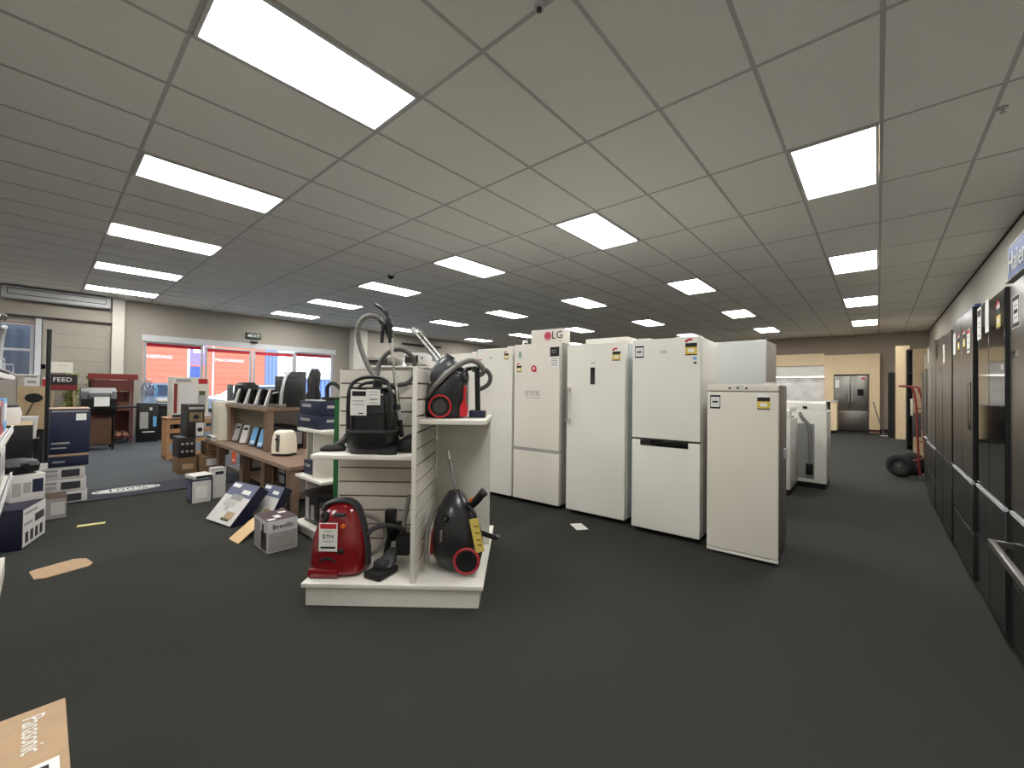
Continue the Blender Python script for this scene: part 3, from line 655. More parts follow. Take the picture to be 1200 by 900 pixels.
B('fin_core', st, groove, FA+.008, FA+.018, .015, .62, DK, ST-.002)
slats('slat', st, 'y', FA+.0185, .0075, .015, .62, DK+.002, ST, .096, melsl)
slats('slat', st, 'y', FA+.0005, .0070, .015, .62, DK+.002, ST, .096, melsl)
B('panel_core', st, groove, .005, FA-.002, .461, .482, DK, ST-.002)
slats('slat', st, 'x', .4505, .010, 0, FA-.001, DK+.002, ST, .096, melsl)
B('panel_edge', st, mel, -.004, -.0005, .450, .484, DK, ST)
B('right_panel', st, mel, FA+.027, SW-.005, .622, .645, DK, ST-.03, .002)
B('rear_fin', st, mel, .42, .45, .485, 1.0, DK, ST-.03, .002)
sh = B('shelf', st, mel, -.02, FA-.001, .09, .449, .820, .846, .003); B('shelf_bracket', sh, black, .05, .07, .20, .449, .80, .8195); B('shelf_bracket', sh, mel, .55, .57, .20, .449, .80, .8195)
B('shelf', st, mel, FA+.027, SW+.005, .06, .62, 1.040, 1.068, .003)

def vloft(name, parent, m, secs, n=32):      # secs: (z, cx, cy, rx, ry, p)
    return loft(name, parent, m, [ring(c[1], c[2], c[3], c[4], c[0], n, c[5] if len(c) > 5 else 2.8) for c in secs])
def card(parent, x0, x1, z0, z1, y, prints, name='price_card', m=None, tilt=0.):
    c = B(name, parent, m or paper, x0, x1, y-.003, y, z0, z1)
    for (a, b, cc, d, mm) in prints: B('card_print', c, mm, x0+(x1-x0)*a, x0+(x1-x0)*b, y-.0042, y-.003, z0+(z1-z0)*cc, z0+(z1-z0)*d)
    return c
def onstand(a, b, z0):
    """photo pixel -> point on the plane local y of a thing standing at (a, b, z0) of the stand"""
    e1, e2, c0 = Vector((.758, .652, 0)), Vector((-.652, .758, 0)), SL(a, b, z0)
    def q(px, py, y=0.):
        r = ray(px, py); o = Vector((0, 0, EYE))-c0; t = (y-o.dot(e2))/r.dot(e2); p = o+r*t
        return Vector((p.dot(e1), y, p.z))
    return q
# ---- 1: black tub vacuum, upper left
K1, C1 = .00548, (437, 527.5)
v = thing('vacuum_cleaner', 'black backpack style vacuum on the upper left shelf with looping grey hose', 'vacuum cleaner', SL(.305, .245, .8475), SA, 'vacuum cleaners on the stand')
q = onstand(.305, .245, .8475)
vloft('tub', v, black, [(0, 0, 0, .135, .115), (.012, 0, 0, .147, .125), (.10, 0, 0, .156, .132), (.128, 0, 0, .158, .135)])
vloft('tub_rim', v, dgrey, [(.1285, 0, 0, .158, .136), (.135, 0, 0, .161, .138), (.145, 0, 0, .158, .136)])
vloft('dust_chamber', v, smoke, [(.1455, 0, 0, .136, .124), (.20, 0, 0, .134, .122), (.30, 0, 0, .131, .118), (.36, 0, 0, .126, .112), (.385, 0, 0, .110, .095), (.395, 0, 0, .08, .06)])
vloft('chamber_band', v, black, [(.146, 0, 0, .138, .126), (.255, 0, 0, .1345, .1225)])
T('frame_handle', v, black, [(-.116, -.118, .15), (-.116, -.12, .30), (-.112, -.112, .39), (-.092, -.09, .44), (-.035, -.075, .468), (.055, -.075, .468), (.112, -.09, .44), (.134, -.11, .39), (.139, -.118, .30), (.139, -.115, .15)], .0115, 10)
T('frame_handle', v, black, [(-.128, .08, .15), (-.13, .08, .35), (-.10, .04, .42), (0, 0, .44), (.10, .04, .42), (.13, .08, .35), (.128, .08, .15)], .010, 10)
B('lid', v, black, -.12, .12, -.08, .08, .395, .408, .005)
card(v, -.098, -.0, .236, .392, -.1272, [(.10, .95, .76, .94, inkb), (.15, .85, .55, .58, inkg), (.15, .85, .42, .45, inkg), (.5, .8, .06, .10, inkb)])
card(v, .001, .082, .300, .395, -.1272, [(.2, .8, .82, .86, inkg), (.2, .8, .64, .68, inkg), (.2, .8, .34, .40, inkb), (.2, .8, .12, .16, inkg)], 'info_card')
T('hose_socket', v, black, [(.02, .0, .405), (.025, 0, .455)], .030, 12, sm=False)
hose('hose', v, greyp, [q(443, 450), q(439, 441), q(433, 432, .01), q(427, 419, .02), q(422, 405, .03), q(419.5, 392, .03), q(420.5, 381, .03), (q(426, 373, .03)), q(434, 370, .03), q(442, 372, .03), q(447, 377, .03), q(451, 384, .03)], .0175)
hose('hose', v, hosed, [q(442, 443, .06), q(443, 432, .10), q(447, 422, .13), (q(454, 414, .15)), q(463, 410, .155), q(472, 410, .16), q(480, 415, .16), q(485, 423, .165), q(486.5, 433, .165), q(484, 442, .165), q(477, 449, .165), q(466, 451.5, .165)], .0165)
T('wand', v, chrome, [q(457.5, 395, .0), q(466.5, 478, .03)], .0105, 10, sm=False)
T('wand_sleeve', v, dgrey, [q(466, 474, .03), q(467, 480, .03)], .017, 10, sm=False); T('wand_tail', v, trimw, [q(467, 481, .03), q(469, 492, .03)], .0135, 10, sm=False); T('wand_foot', v, black, [q(469, 492, .03), q(471, 512, .03)], .014, 10, sm=False)
T('grip', v, black, [q(440, 357, .03), q(445, 360, .02), q(451, 365, .01), q(455, 371), q(456, 379), q(456, 388)], [.011]*5+[.012]*7+[.014]*8+[.017]*11, 10)
T('grip_joint', v, black, [q(447, 376, .03), q(453, 382, .01), q(458, 396, .0)], .021, 10)
for x in (448, 457.5): T('crevice_tool', v, black, [q(x+1, 380, -.02), q(x, 390, -.02), q(x-.5, 402, -.02)], [.013]*7+[.011]*6, 8)
fh = vloft('floor_head', v, blackm, [(.002, .22, .02, .09, .055), (.035, .22, .02, .09, .055), (.065, .225, .03, .07, .045), (.08, .23, .04, .04, .03)])
fh2 = vloft('brush_head', v, blackm, [(.002, .12, -.10, .06, .032), (.03, .125, -.095, .058, .03), (.045, .14, -.08, .03, .02)])
T('crevice_tool', v, dgrey, [(.16, .09, .05), (.22, .05, .09), (.26, .03, .10)], .02, 8)
br = thing('floor_tool', 'black floor brush lying at the left end of the upper shelf', 'floor tool', SL(.045, .26, .847), SA+.2)
loft('brush_body', br, blackm, [ring(x, 0, .035, .045, z, 20, 3) if False else ring(x, 0, rx, ry, z, 20, 3) for (x, rx, ry, z) in ((0, .075, .05, .001), (0, .078, .052, .02), (.01, .055, .035, .038))])
T('brush_neck', br, dgrey, [(.02, 0, .035), (.06, 0, .06), (.08, .01, .10)], .02, 10)
# ---- 2: black and red cylinder vacuum, upper right
K2, C2 = .00565, (532, 488.5)
v = thing('vacuum_cleaner', 'black vacuum with a red ringed wheel on the upper right shelf', 'vacuum cleaner', SL(.812, .30, 1.0695), SA, 'vacuum cleaners on the stand')
q = onstand(.812, .30, 1.0695)
vloft('body', v, black, [(.004, -.055, 0, .115, .10), (.03, -.06, 0, .135, .12), (.12, -.055, 0, .135, .12), (.20, -.04, 0, .122, .11), (.265, -.015, 0, .105, .095), (.305, -.005, 0, .085, .075), (.325, 0, 0, .05, .045)])
bm = bmesh.new(); addloft(bm, [ring(0, 0, .084*math.sin(a), .078*math.sin(a), -.084*math.cos(a), 20, 2.3) for a in [.12+k*(PI-.24)/9 for k in range(10)]])
bm.transform(Matrix.Translation((-.072, .0, .285)) @ Matrix.Rotation(math.radians(28), 4, 'Y') @ Matrix.Diagonal((1, 1, 1.35, 1))); mo('dust_cup', bm, mat('grey_dust_cup', (70, 74, 77), .3), v, True)
T('cup_cap', v, dgrey, [(-.045, 0, .375), (-.03, 0, .398)], [.034]*2, 12, sm=False)
for s_ in (-1, 1):
    wl = disc('wheel', v, blackm, (-.070, s_*.130, .074), .070, .022, 'y', 28); torus('wheel_ring', wl, redp, (-.070, s_*.141, .074), .066, .0055, 'y'); disc('wheel_hub', wl, dgrey, (-.070, s_*.143, .074), .042, .006, 'y', 20)
hose('hose', v, greyp, [q(499, 477, -.03), q(500, 470, -.06), q(505, 459, -.10), q(513, 449, -.12), q(523, 439, -.11), q(534, 430, -.08), q(544, 424.5, -.05), q(553, 422.5, -.03), q(561, 426, -.01), q(566, 432, .01), q(566, 437, .03), q(561, 440, .03)], .0175)
hose('hose', v, hosed, [q(553, 434, .02), q(562, 431, .02), q(570, 434, .02), q(574.5, 441, .02), q(573, 449, .02), q(567, 454, .02), q(559, 457, .02)], .015)
T('grip', v, black, [q(531, 441, .03), q(540, 436, .03), q(549, 432, .03), q(557, 431, .02)], .015, 10)
T('grip_tube', v, blackm, [q(559, 431, .02), q(559.5, 455, .02), q(560, 482, .02)], .017, 10); B('tube_foot', v, navy, .095, .20, -.03, .06, .001, .045, .006)
prism('swing_tag', v, redp, [(.052, .01), (.096, .015), (.100, .05), (.086, .11), (.088, .20), (.074, .205), (.072, .12), (.05, .07)], -.125, -.118)
B('motor_block', v, black, .0, .082, -.10, .08, .004, .235, .03); T('cup_latch', v, black, [(-.02, -.06, .29), (.04, -.06, .27), (.07, -.05, .22)], .028, 10); B('rear_bumper', v, trimw, -.215, -.17, -.08, .08, .006, .03, .008)
T('cord_rest', v, dgrey, [(-.16, -.02, .20), (-.19, -.05, .12), (-.19, -.06, .04)], .02, 10)
wd = thing('vacuum_wand', 'chrome telescopic wand slanting up behind the upper right vacuum', 'vacuum wand', SL(.80, .52, 1.0695), SA)
k = .0062
T('wand_tube', wd, chrome, [((478-531)*k, .02, .60), ((500-531)*k, 0, .44)], .011, 10, sm=False); T('wand_tube', wd, chrome, [((482-531)*k, .055, .61), ((510-531)*k, .03, .40)], .011, 10, sm=False)
T('wand_sleeve', wd, alum, [((499-531)*k, 0, .445), ((516-531)*k, -.01, .28), ((528-531)*k, -.01, .002)], .014, 10); T('wand_end', wd, trimw, [((477-531)*k, .02, .61), ((481-531)*k, .02, .57)], .017, 10, sm=False)
# ---- 3: red vacuum, lower left
K3, C3 = .0053, (399, 672.5)
v = thing('vacuum_cleaner', 'dark red upright standing vacuum with price card on the stand base', 'vacuum cleaner', SL(.145, .165, DK+.001), SA, 'vacuum cleaners on the stand')
vloft('body', v, redv, [(.001, 0, 0, .135, .09, 3.2), (.02, 0, 0, .160, .115, 3.2), (.10, 0, .0, .166, .12, 3), (.21, .0, .005, .155, .115, 3), (.31, .005, .01, .132, .10, 2.8), (.375, .01, .015, .105, .08, 2.6), (.405, .012, .02, .08, .06, 2.4), (.418, .012, .02, .045, .035, 2.2)])
T('bumper_strip', v, dgrey, [(-.105, -.01, .365), (-.080, -.0, .403), (-.02, .0, .424), (.05, .0, .422), (.100, .0, .385), (.138, .0, .28), (.164, .0, .15), (.170, .0, .04)], .020, 10, sq=(.8, 2.0))
T('handle_slot', v, blackm, [(-.086, -.058, .345), (-.070, -.066, .36), (-.058, -.075, .34), (-.076, -.079, .318)], .018, 8); B('handle_plate', v, dgrey, -.01, .055, -.092, -.07, .352, .370, .004)
B('front_skirt', v, redv, -.145, .035, -.125, -.06, .001, .052, .012); B('skirt_gap', v, blackm, -.13, .03, -.123, -.118, -.0005, .008)
disc('indicator_light', v, orange, (.052, -.101, .30), .013, .012, 'y', 16)
card(v, -.078, .030, .160, .325, -.1235, [(.06, .94, .80, .97, inkr), (.1, .9, .10, .17, inkb), (.25, .75, .70, .72, inkg), (.2, .8, .34, .36, inkg)])
text('price_lettering', v, '$794', inkb, .024, (-.024, -.1275, .245), (1, 0, 0), (0, 0, 1))
T('grille_lip', v, blackm, [(-.08, -.114, .10), (-.03, -.122, .118), (.02, -.122, .10)], .007, 8); T('latch', v, black, [(.032, -.120, .150), (.055, -.116, .162), (.06, -.116, .148)], .010, 8)
q = onstand(.145, .165, DK+.001)
hose('hose', v, greyp, [q(424, 603, .04), q(434, 605, .05), (q(443, 609, .06)), q(450, 618, .07), q(451.5, 630, .07), q(447, 641, .06), q(438, 648, .05), q(429, 651, .03)], .0125)
hose('hose', v, dgrey, [q(430, 627, -.02), (q(437, 620, .0)), q(447, 616.5, .03), q(458, 616, .06), q(468, 618, .09), (q(473, 624, .12))], .0155)
T('wand', v, greyp, [q(480, 580, .22), q(469, 635, .10)], .0145, 10, sm=False)
B('wand_joint', v, blackm, q(463, 640, .05).x, q(480, 640, .05).x, .05, .14, .07, .19, .012); B('tool_holder', v, black, q(450, 610, .15).x, q(463, 610, .15).x, .15, .21, q(455, 635, .15).z, q(455, 598, .15).z, .015); B('tool_holder', v, black, q(463, 620, .17).x, q(474, 620, .17).x, .17, .22, .10, q(455, 612, .17).z, .015)
T('crevice_tool', v, blackm, [q(452, 655, .13), q(455, 635, .14), q(457, 615, .14)], .02, 8)
vloft('floor_head_neck', v, dgrey, [(.05, .29, -.03, .05, .05), (.09, .30, .0, .045, .045), (.12, .31, .03, .03, .03)])
bm = bmesh.new(); addbox(bm, -.06, .06, -.085, .085, 0, .04, .012); bm.transform(Matrix.Translation((.27, -.06, .002)) @ Matrix.Rotation(math.radians(-25), 4, 'Z')); mo('floor_head', bm, blackm, v, True)
bm = bmesh.new(); addbox(bm, -.045, .045, -.04, .08, .04, .085, .018); bm.transform(Matrix.Translation((.275, -.05, .002)) @ Matrix.Rotation(math.radians(-25), 4, 'Z')); mo('floor_head_cover', bm, dgrey, v, True)
# ---- 4: black egg-shaped vacuum, lower right
K4, C4 = .0054, (536, 672)
v = thing('vacuum_cleaner', 'black rounded vacuum with red wheel ring and yellow tag on stand base', 'vacuum cleaner', SL(.855, .235, DK+.001), SA, 'vacuum cleaners on the stand')
bm = bmesh.new(); addloft(bm, [ring(c[1], c[2], c[3], c[4], c[0], 32, 2.4) for c in ((.004, .02, 0, .085, .08), (.03, .01, 0, .130, .11), (.11, 0, 0, .158, .13), (.20, -.005, 0, .158, .13), (.30, -.015, .005, .135, .115), (.38, -.02, .01, .102, .09), (.44, -.025, .015, .068, .06), (.475, -.028, .02, .035, .03))])
mo('body', bm, mat('satin_black', (34, 34, 36), .3, coat=.2), v, True)
wl = disc('wheel', v, blackm, (.072, -.128, .098), .074, .05, 'y', 28); torus('wheel_ring', wl, mat('wheel_red', (170, 40, 52), .4), (.072, -.150, .098), .072, .009, 'y'); disc('wheel_hub', wl, black, (.072, -.155, .098), .05, .006, 'y', 20)
wl = disc('wheel', v, blackm, (.072, .128, .098), .074, .05, 'y', 28)
torus('dial', v, gblack, (-.065, -.1085, .335), .017, .006, 'y', 18); disc('dial_knob', v, dgrey, (-.065, -.110, .335), .014, .012, 'y', 14)
B('badge_strip', v, greyp, -.092, -.078, -.1275, -.12, .20, .27, .003)
prism('side_accent', v, mat('wheel_red', (170, 40, 52), .4), [(-.165, .10), (-.150, .10), (-.148, .24), (-.158, .24)], -.06, .02)
q = onstand(.855, .235, DK+.001)
hose('hose', v, greyp, [q(512, 592, .0), q(507, 602, -.03), q(502, 617, -.07), q(499.5, 635, -.10), q(499.5, 650, -.11), q(502, 659, -.11)], .0165)
T('hose_joint', v, black, [(.08, -.01, .39), (.11, -.03, .42), (.15, -.04, .47)], .025, 10); T('joint_collar', v, dgrey, [(.15, -.04, .47), (.168, -.04, .488)], .027, 10, sm=False); disc('joint_ring', v, orange, (.085, -.02, .425), .016, .02, 'z', 12); T('hook', v, black, [(.07, -.05, .40), (.105, -.07, .36), (.115, -.075, .33)], .012, 8)
tg = prism('swing_tag', v, mat('pale_yellow_tag', (226, 204, 104), .6), [(.085, .345), (.135, .355), (.178, .16), (.128, .145)], -.150, -.146)
for a in (.30, .26, .22, .19): B('tag_print', tg, mat('tag_ink', (150, 120, 40), .7), .112+(.30-a)*.22, .138+(.30-a)*.22, -.1512, -.150, a, a+.010)
T('foot_hook', v, black, [(.14, .05, .20), (.19, .03, .19), (.235, .01, .185), (.25, .0, .20)], .016, 10)
wd = thing('vacuum_wand', 'slim metal wand leaning in the lower right bay of the stand', 'vacuum wand', SL(.86, .50, DK+.001), SA)
T('wand_tube', wd, alum, [(-.125, .06, .66), (-.03, .0, .25), (.03, -.03, .013)], .013, 10); T('wand_tip', wd, chrome, [(-.128, .061, .68), (-.118, .056, .62)], .016, 10, sm=False)

# ================================================================== TIMBER TABLE DISPLAY (middle left)
tb = thing('display_table', 'two tier walnut laminate display table loaded with small appliances', 'display table', (0, 0, 0))
B('lower_deck', tb, wood, -7.40, -4.27, 1.60, 2.33, .435, .475, .003); B('deck_edge', tb, woode, -7.40, -4.27, 1.594, 1.5995, .435, .475)
B('upper_deck', tb, wood, -6.97, -5.38, 1.74, 2.30, .962, 1.002, .003); B('deck_edge', tb, woode, -6.97, -5.38, 1.734, 1.7395, .962, 1.002)
for x, y in ((-5.45, 1.76), (-6.90, 1.76), (-5.45, 2.22), (-6.90, 2.22)): B('upper_post', tb, wood, x-.06, x+.06, y, y+.07, .4755, .9615)
for x, y in ((-4.35, 1.62), (-5.95, 1.66), (-7.0, 1.66), (-4.35, 2.24), (-7.0, 2.24), (-5.2, 1.66)): B('leg', tb, wood, x-.06, x+.06, y, y+.08, 0, .4345)
B('base_shelf', tb, wood, -6.9, -4.45, 1.75, 2.30, .10, .13)
B('back_panel', tb, mel, -6.83, -5.52, 2.27, 2.29, .4755, .9615)
TU, TL = 1.003, .476          # the two tops
def mini(label, x0, x1, y0, y1, z0, z1, m, face='front', dark=True, group=None, **kw):
    s = (x1-x0, y1-y0, z1-z0)
    return carton(label, x0, x1, y0, y1, z0, z1, m, prints=[(face, .1, .9, .62, .9, inkb if dark else paper), (face, .2, .8, .12, .5, inkg), ('right', .12, .88, .2, .8, boxgrey)], group=group, **kw)
# pod machines on the upper deck
for k, (px, nm) in enumerate(((279, 'leftmost'), (291, 'second from left'), (303, 'third from left'), (315, 'rightmost'))):
    p = onY(px, 478, 1.86)
    t = thing('coffee_machine', 'slim white fronted black coffee machine on the upper deck, %s of four' % nm, 'coffee machine', (p.x, 1.93, TU), math.radians(25), 'coffee machines on the table')
    prism('body', t, black, [(-.05, .0), (.10, .0), (.10, .18), (-.01, .205), (-.02, .15), (-.03, .02)], -.05, .05, 'yz')
    prism('front_plate', t, boxwhite, [(-.125, .0), (-.08, .0), (-.015, .21), (-.045, .215)], -.052, -.030, 'yz'); prism('dark_front', t, gblack, [(-.085, .0), (-.07, .0), (-.012, .205), (-.03, .207)], -.028, .048, 'yz')
    B('drip_tray', t, alum, -.06, .05, -.20, -.09, .001, .018); T('spout', t, black, [(0, -.03, .15), (0, -.05, .10)], .012, 8, sm=False)
mini('black carton with rows of small pictures behind the coffee machines', -6.74, -6.42, 2.05, 2.26, TU, TU+.22, mat('black_print', (32, 28, 28), .5), group=None)
mini('grey carton behind the coffee machines, right of the black one', -6.40, -6.12, 2.07, 2.26, TU, TU+.22, boxgrey)
t = thing('espresso_machine', 'black espresso machine with a pale arched handle on upper deck', 'espresso machine', (-5.51, 2.0, TU), .2)
bm = bmesh.new(); addbox(bm, -.12, .12, -.05, .16, 0, .34, .02); mo('body', bm, black, t, True); B('drip_tray', t, steel, -.11, .11, -.17, -.055, 0, .04, .005); T('arch_handle', t, trimw, [(.10, -.12, .04), (.14, -.13, .20), (.13, -.09, .36), (.06, .0, .43), (-.04, .04, .42)], .018, 10); T('portafilter', t, chrome, [(0, -.06, .18), (0, -.16, .17)], .015, 8, sm=False); disc('knob', t, chrome, (.06, -.055, .28), .02, .02, 'y', 14)
t = thing('monitor_carton', 'large charcoal flat carton standing on the table against window light', 'box', (-5.86, 2.22, TU), .1)
B('carton_body', t, mat('charcoal_print', (62, 60, 62), .5), -.16, .22, -.04, .06, 0, .45, .004); B('printed_panel', t, dgrey, -.10, .18, -.0425, -.0401, .08, .40); B('printed_line', t, inkg, -.0, .14, -.043, -.0426, .2, .22)
t = thing('monitor_carton', 'smaller charcoal carton on the table left of the large one', 'box', (-6.0, 2.10, TU), .05); B('carton_body', t, mat('charcoal_print', (62, 60, 62), .5), -.10, .10, -.02, .02, 0, .39, .003); B('printed_panel', t, dgrey, -.08, .08, -.023, -.0201, .1, .3)
# lower deck goods
for k, (px, m, c, w) in enumerate(((274, boxgrey, 'grey', .10), (283, boxwhite, 'white', .11), (294, bluep, 'sky blue', .10), (303, bluep, 'deep sky blue', .10))):
    p = onY(px, 520, 1.78); pos = ('leftmost of four', 'second of four', 'third of four', 'rightmost of four')[k]
    t = thing('phone_box', 'narrow %s box tilted back on the lower deck, %s' % (c, pos), 'box', (p.x, 1.78, TL+.003), rot=(math.radians(-18), 0, math.radians(24)), group='narrow boxes on the lower deck'); B('carton_body', t, dgrey if k > 1 else m, -w/2, w/2, 0, .05, .018, .26, .003); B('printed_panel', t, m, -w/2+.008, w/2-.008, -.002, -.0005, .03, .25); B('lettering_strip', t, inkb if k < 2 else paper, -w/2+.02, w/2-.02, -.003, -.0021, .19 if k < 2 else .05, .225 if k < 2 else .08)
mini('long black carton lying behind the narrow boxes on lower deck', -6.35, -5.55, 2.02, 2.25, TL, TL+.26, mat('black_print', (32, 28, 28), .5))
mini('small pale carton at the far left of the lower deck', -7.38, -7.05, 1.605, 1.655, TL, TL+.06, boxwhite)
t = thing('kettle', 'cream long slot toaster standing upright at the lower deck end', 'toaster', onY(333, 533, 1.84).xy.to_3d()+Vector((0, 0, TL+.001)), math.radians(30)); t.name = 'toaster'
vloft('foot', t, black, [(0, 0, 0, .122, .10), (.026, 0, 0, .126, .104)]); vloft('shell', t, cream, [(.0265, 0, 0, .124, .102, 3), (.09, 0, 0, .126, .104, 3), (.21, 0, 0, .116, .095, 3), (.265, 0, 0, .10, .08, 3), (.285, 0, 0, .07, .05, 3)])
B('lever_slot', t, steel, -.022, .022, -.107, -.094, .05, .24, .006); T('lever', t, black, [(0, -.10, .19), (0, -.13, .19)], .012, 8, sm=False); B('slot', t, black, -.055, .055, -.022, .022, .283, .287)
t = thing('food_processor', 'small black appliance hidden behind the cream toaster', 'food processor', (-4.46, 2.18, TL+.001)); vloft('base', t, black, [(0, 0, 0, .10, .10), (.12, 0, 0, .09, .09)]); vloft('bowl', t, smoke, [(.1205, 0, 0, .085, .085, 2), (.27, 0, 0, .095, .095, 2)]); disc('lid', t, black, (0, 0, .28), .096, .018, 'z')
t = thing('shelf_tag', 'fluorescent orange tag hanging from the lower deck edge', 'tag', (onY(274, 526, 1.585).x, 1.588, .30)); B('card', t, orangeflu, -.085, .085, -.002, .002, .0, .132); B('card_print', t, paper, -.05, .05, -.003, -.0021, .03, .045)
# goods on the base shelf under the lower deck
us = .131
for i, (x, w, h, m, c) in enumerate(((-4.74, .28, .20, boxgrey, 'grey printed carton in the shade'), (-5.08, .26, .24, navy2, 'navy carton in the shade'), (-5.45, .22, .22, tand, 'brown carton in the shade'), (-6.35, .30, .22, dgrey, 'dark grey carton in the shade'))):
    mini('%s under the table, %s from the right' % (c, ORD[i]), x-w/2, x+w/2, 1.82, 2.12, us, us+h, m, dark=i % 2 == 0, group='cartons under the table')
t = thing('red_appliance', 'small red box lying on the grey carton under the table', 'box', (-4.74, 1.98, us+.201)); B('carton_body', t, redp, -.12, .10, -.1, .1, 0, .045, .003); B('printed_panel', t, paper, -.08, .06, -.1015, -.1002, .01, .03)
# ---- white cabinet shaped carton and black goods left of the table
carton('tall plain white carton on the lower deck, left of upper deck', -7.39, -6.985, 1.66, 2.25, TL+.001, 1.03, mat('plain_cream', (226, 220, 200), .6), prints=[('left', .1, .9, .1, .9, boxwhite), ('front', .02, .2, .01, .99, boxgrey)])
t = thing('air_fryer', 'black air fryer with a silver strut atop the tall white carton', 'air fryer', (-7.22, 2.07, 1.031), .3); vloft('body', t, black, [(0, 0, 0, .16, .15), (.02, 0, 0, .17, .16), (.24, 0, 0, .15, .14), (.28, 0, 0, .10, .09)]); B('strut', t, alum, -.19, -.172, -.18, -.10, 0, .25); B('drawer_handle', t, steel, -.02, .02, -.22, -.15, .09, .12, .004)

# ================================================================== WHITE GONDOLA BETWEEN TABLE AND STAND
cx, cy = -3.30, 1.47
gd = thing('slatwall_gondola', 'white shelf gondola with navy boxes between table and vacuum stand', 'display stand', (cx, cy, 0))
B('base', gd, mel, -.50, 0, .03, 1.0, .002, .07); B('deck', gd, mel, -.52, .01, 0, 1.02, .071, .095, .003)
B('shelf', gd, mel, -.50, .005, .0, .42, .475, .498, .003); B('shelf', gd, mel, -.50, -.0, .01, .42, .875, .900, .003)
B('side_panel', gd, mel, -.515, -.502, .10, .42, .0955, .874); B('back_core', gd, groove, -.50, 0, .436, .455, .095, 1.42); slats('slat', gd, 'x', .425, .0105, -.50, 0, .097, 1.42, .096, melsl); B('mid_panel', gd, mel, -.22, -.20, .03, .424, .4985, .874)
def navybox(label, x0, x1, y0, y1, z0, z1): return carton(label, x0, x1, y0, y1, z0, z1, navy, prints=[('front', .15, .6, .55, .75, boxgrey), ('right', .2, .7, .5, .7, boxgrey), ('top', .1, .5, .2, .8, boxwhite)])
navybox('navy carton at the bottom of the pair on the gondola top', cx-.55, cx-.13, cy+.03, cy+.36, .9015, 1.015)
navybox('navy carton on top of the pair on the white gondola', cx-.54, cx-.14, cy+.04, cy+.36, 1.017, 1.135)
navybox('small navy carton on the white gondola middle shelf', cx-.47, cx-.26, cy+.06, cy+.26, .4995, .62)
carton('black printed carton on the gondola floor deck', cx-.44, cx-.18, cy+.06, cy+.3, .0965, .36, black, prints=[('front', .1, .35, .1, .8, boxgrey), ('front', .5, .75, .15, .6, inkg)])
carton('grey carton on the gondola floor deck beside the black printed one', cx-.16, cx-.02, cy+.06, cy+.3, .0965, .30, dgrey, prints=[('front', .2, .8, .5, .8, boxgrey)])
t = thing('steam_iron', 'black iron standing on the navy cartons, hooped handle up', 'iron', (cx-.25, cy+.22, 1.137), .4); prism('sole', t, black, [(-.10, -.05), (.02, -.06), (.12, 0), (.02, .06), (-.10, .05)], 0, .03, 'xy'); T('handle', t, black, [(-.08, 0, .03), (-.08, 0, .12), (-.02, 0, .15), (.06, 0, .10), (.10, 0, .03)], .016, 8)
t = thing('stick_blender', 'black arched appliance on the navy cartons, left side', 'blender', (cx-.47, cy+.13, 1.137), .2); vloft('body', t, black, [(0, 0, 0, .06, .06, 2.2), (.05, 0, 0, .06, .06, 2.2), (.10, .01, 0, .035, .045, 2), (.24, .02, 0, .045, .05, 2), (.28, .02, 0, .02, .03, 2)]); T('arch', t, dgrey, [(-.05, 0, .05), (-.02, -.03, .18), (.03, -.03, .27)], .015, 8)
t = thing('instruction_paper', 'white sheets lying loose on the upper navy carton', 'paper', (cx-.33, cy+.09, 1.137), .2); B('sheet', t, paper, -.08, .08, -.04, .04, 0, .006); B('fold', t, boxwhite, -.08, .08, -.04, -.03, .0061, .01)
t = thing('green_board', 'tall narrow green panel standing between gondola and vacuum stand', 'board', (SL(-.055, .60, 0).x, SL(-.055, .60, 0).y, 0), SA); B('panel', t, green, -.045, .035, -.01, .02, .0, 1.165); B('panel_edge', t, mat('green_dark', (20, 72, 36), .6), .036, .042, -.01, .02, .0, 1.165)
# ovens on a gondola behind the stand, seen over its top edge
g3 = thing('slatwall_gondola', 'white gondola behind the vacuum stand carrying two countertop ovens', 'display stand', (-4.15, 2.64, 0), SA); B('base', g3, mel, -.36, .42, 0, .36, 0, .12); B('panel', g3, mel, -.36, .42, .18, .20, .12, 1.49); B('shelf', g3, mel, -.36, .42, -.01, .36, 1.491, 1.51)
def oven(label, lx, w, h, m):
    p = Matrix.Rotation(SA, 4, 'Z') @ Vector((lx, .175, 0)); t = thing('countertop_oven', label, 'oven', (-4.15+p.x, 2.64+p.y, 1.511), SA); bm = bmesh.new(); addbox(bm, -w/2, w/2, -.17, .17, .012, h, .02); mo('case', bm, m, t, True); B('door', t, smoke, -w/2+.02, w/2-.09, -.178, -.171, .03, h-.03); B('handle', t, chrome, -w/2+.04, w/2-.11, -.195, -.183, h-.05, h-.035); disc('knob', t, chrome, (w/2-.045, -.176, h*.6), .016, .014, 'y', 12); B('foot', t, black, -w/2+.02, -w/2+.06, -.14, -.1, 0, .012); B('foot', t, black, w/2-.06, w/2-.02, -.14, -.1, 0, .012)
oven('silver countertop oven showing over the stand panel, left one', -.15, .36, .11, steel); oven('cream countertop oven showing over the stand panel, right one', .25, .26, .15, boxwhite)

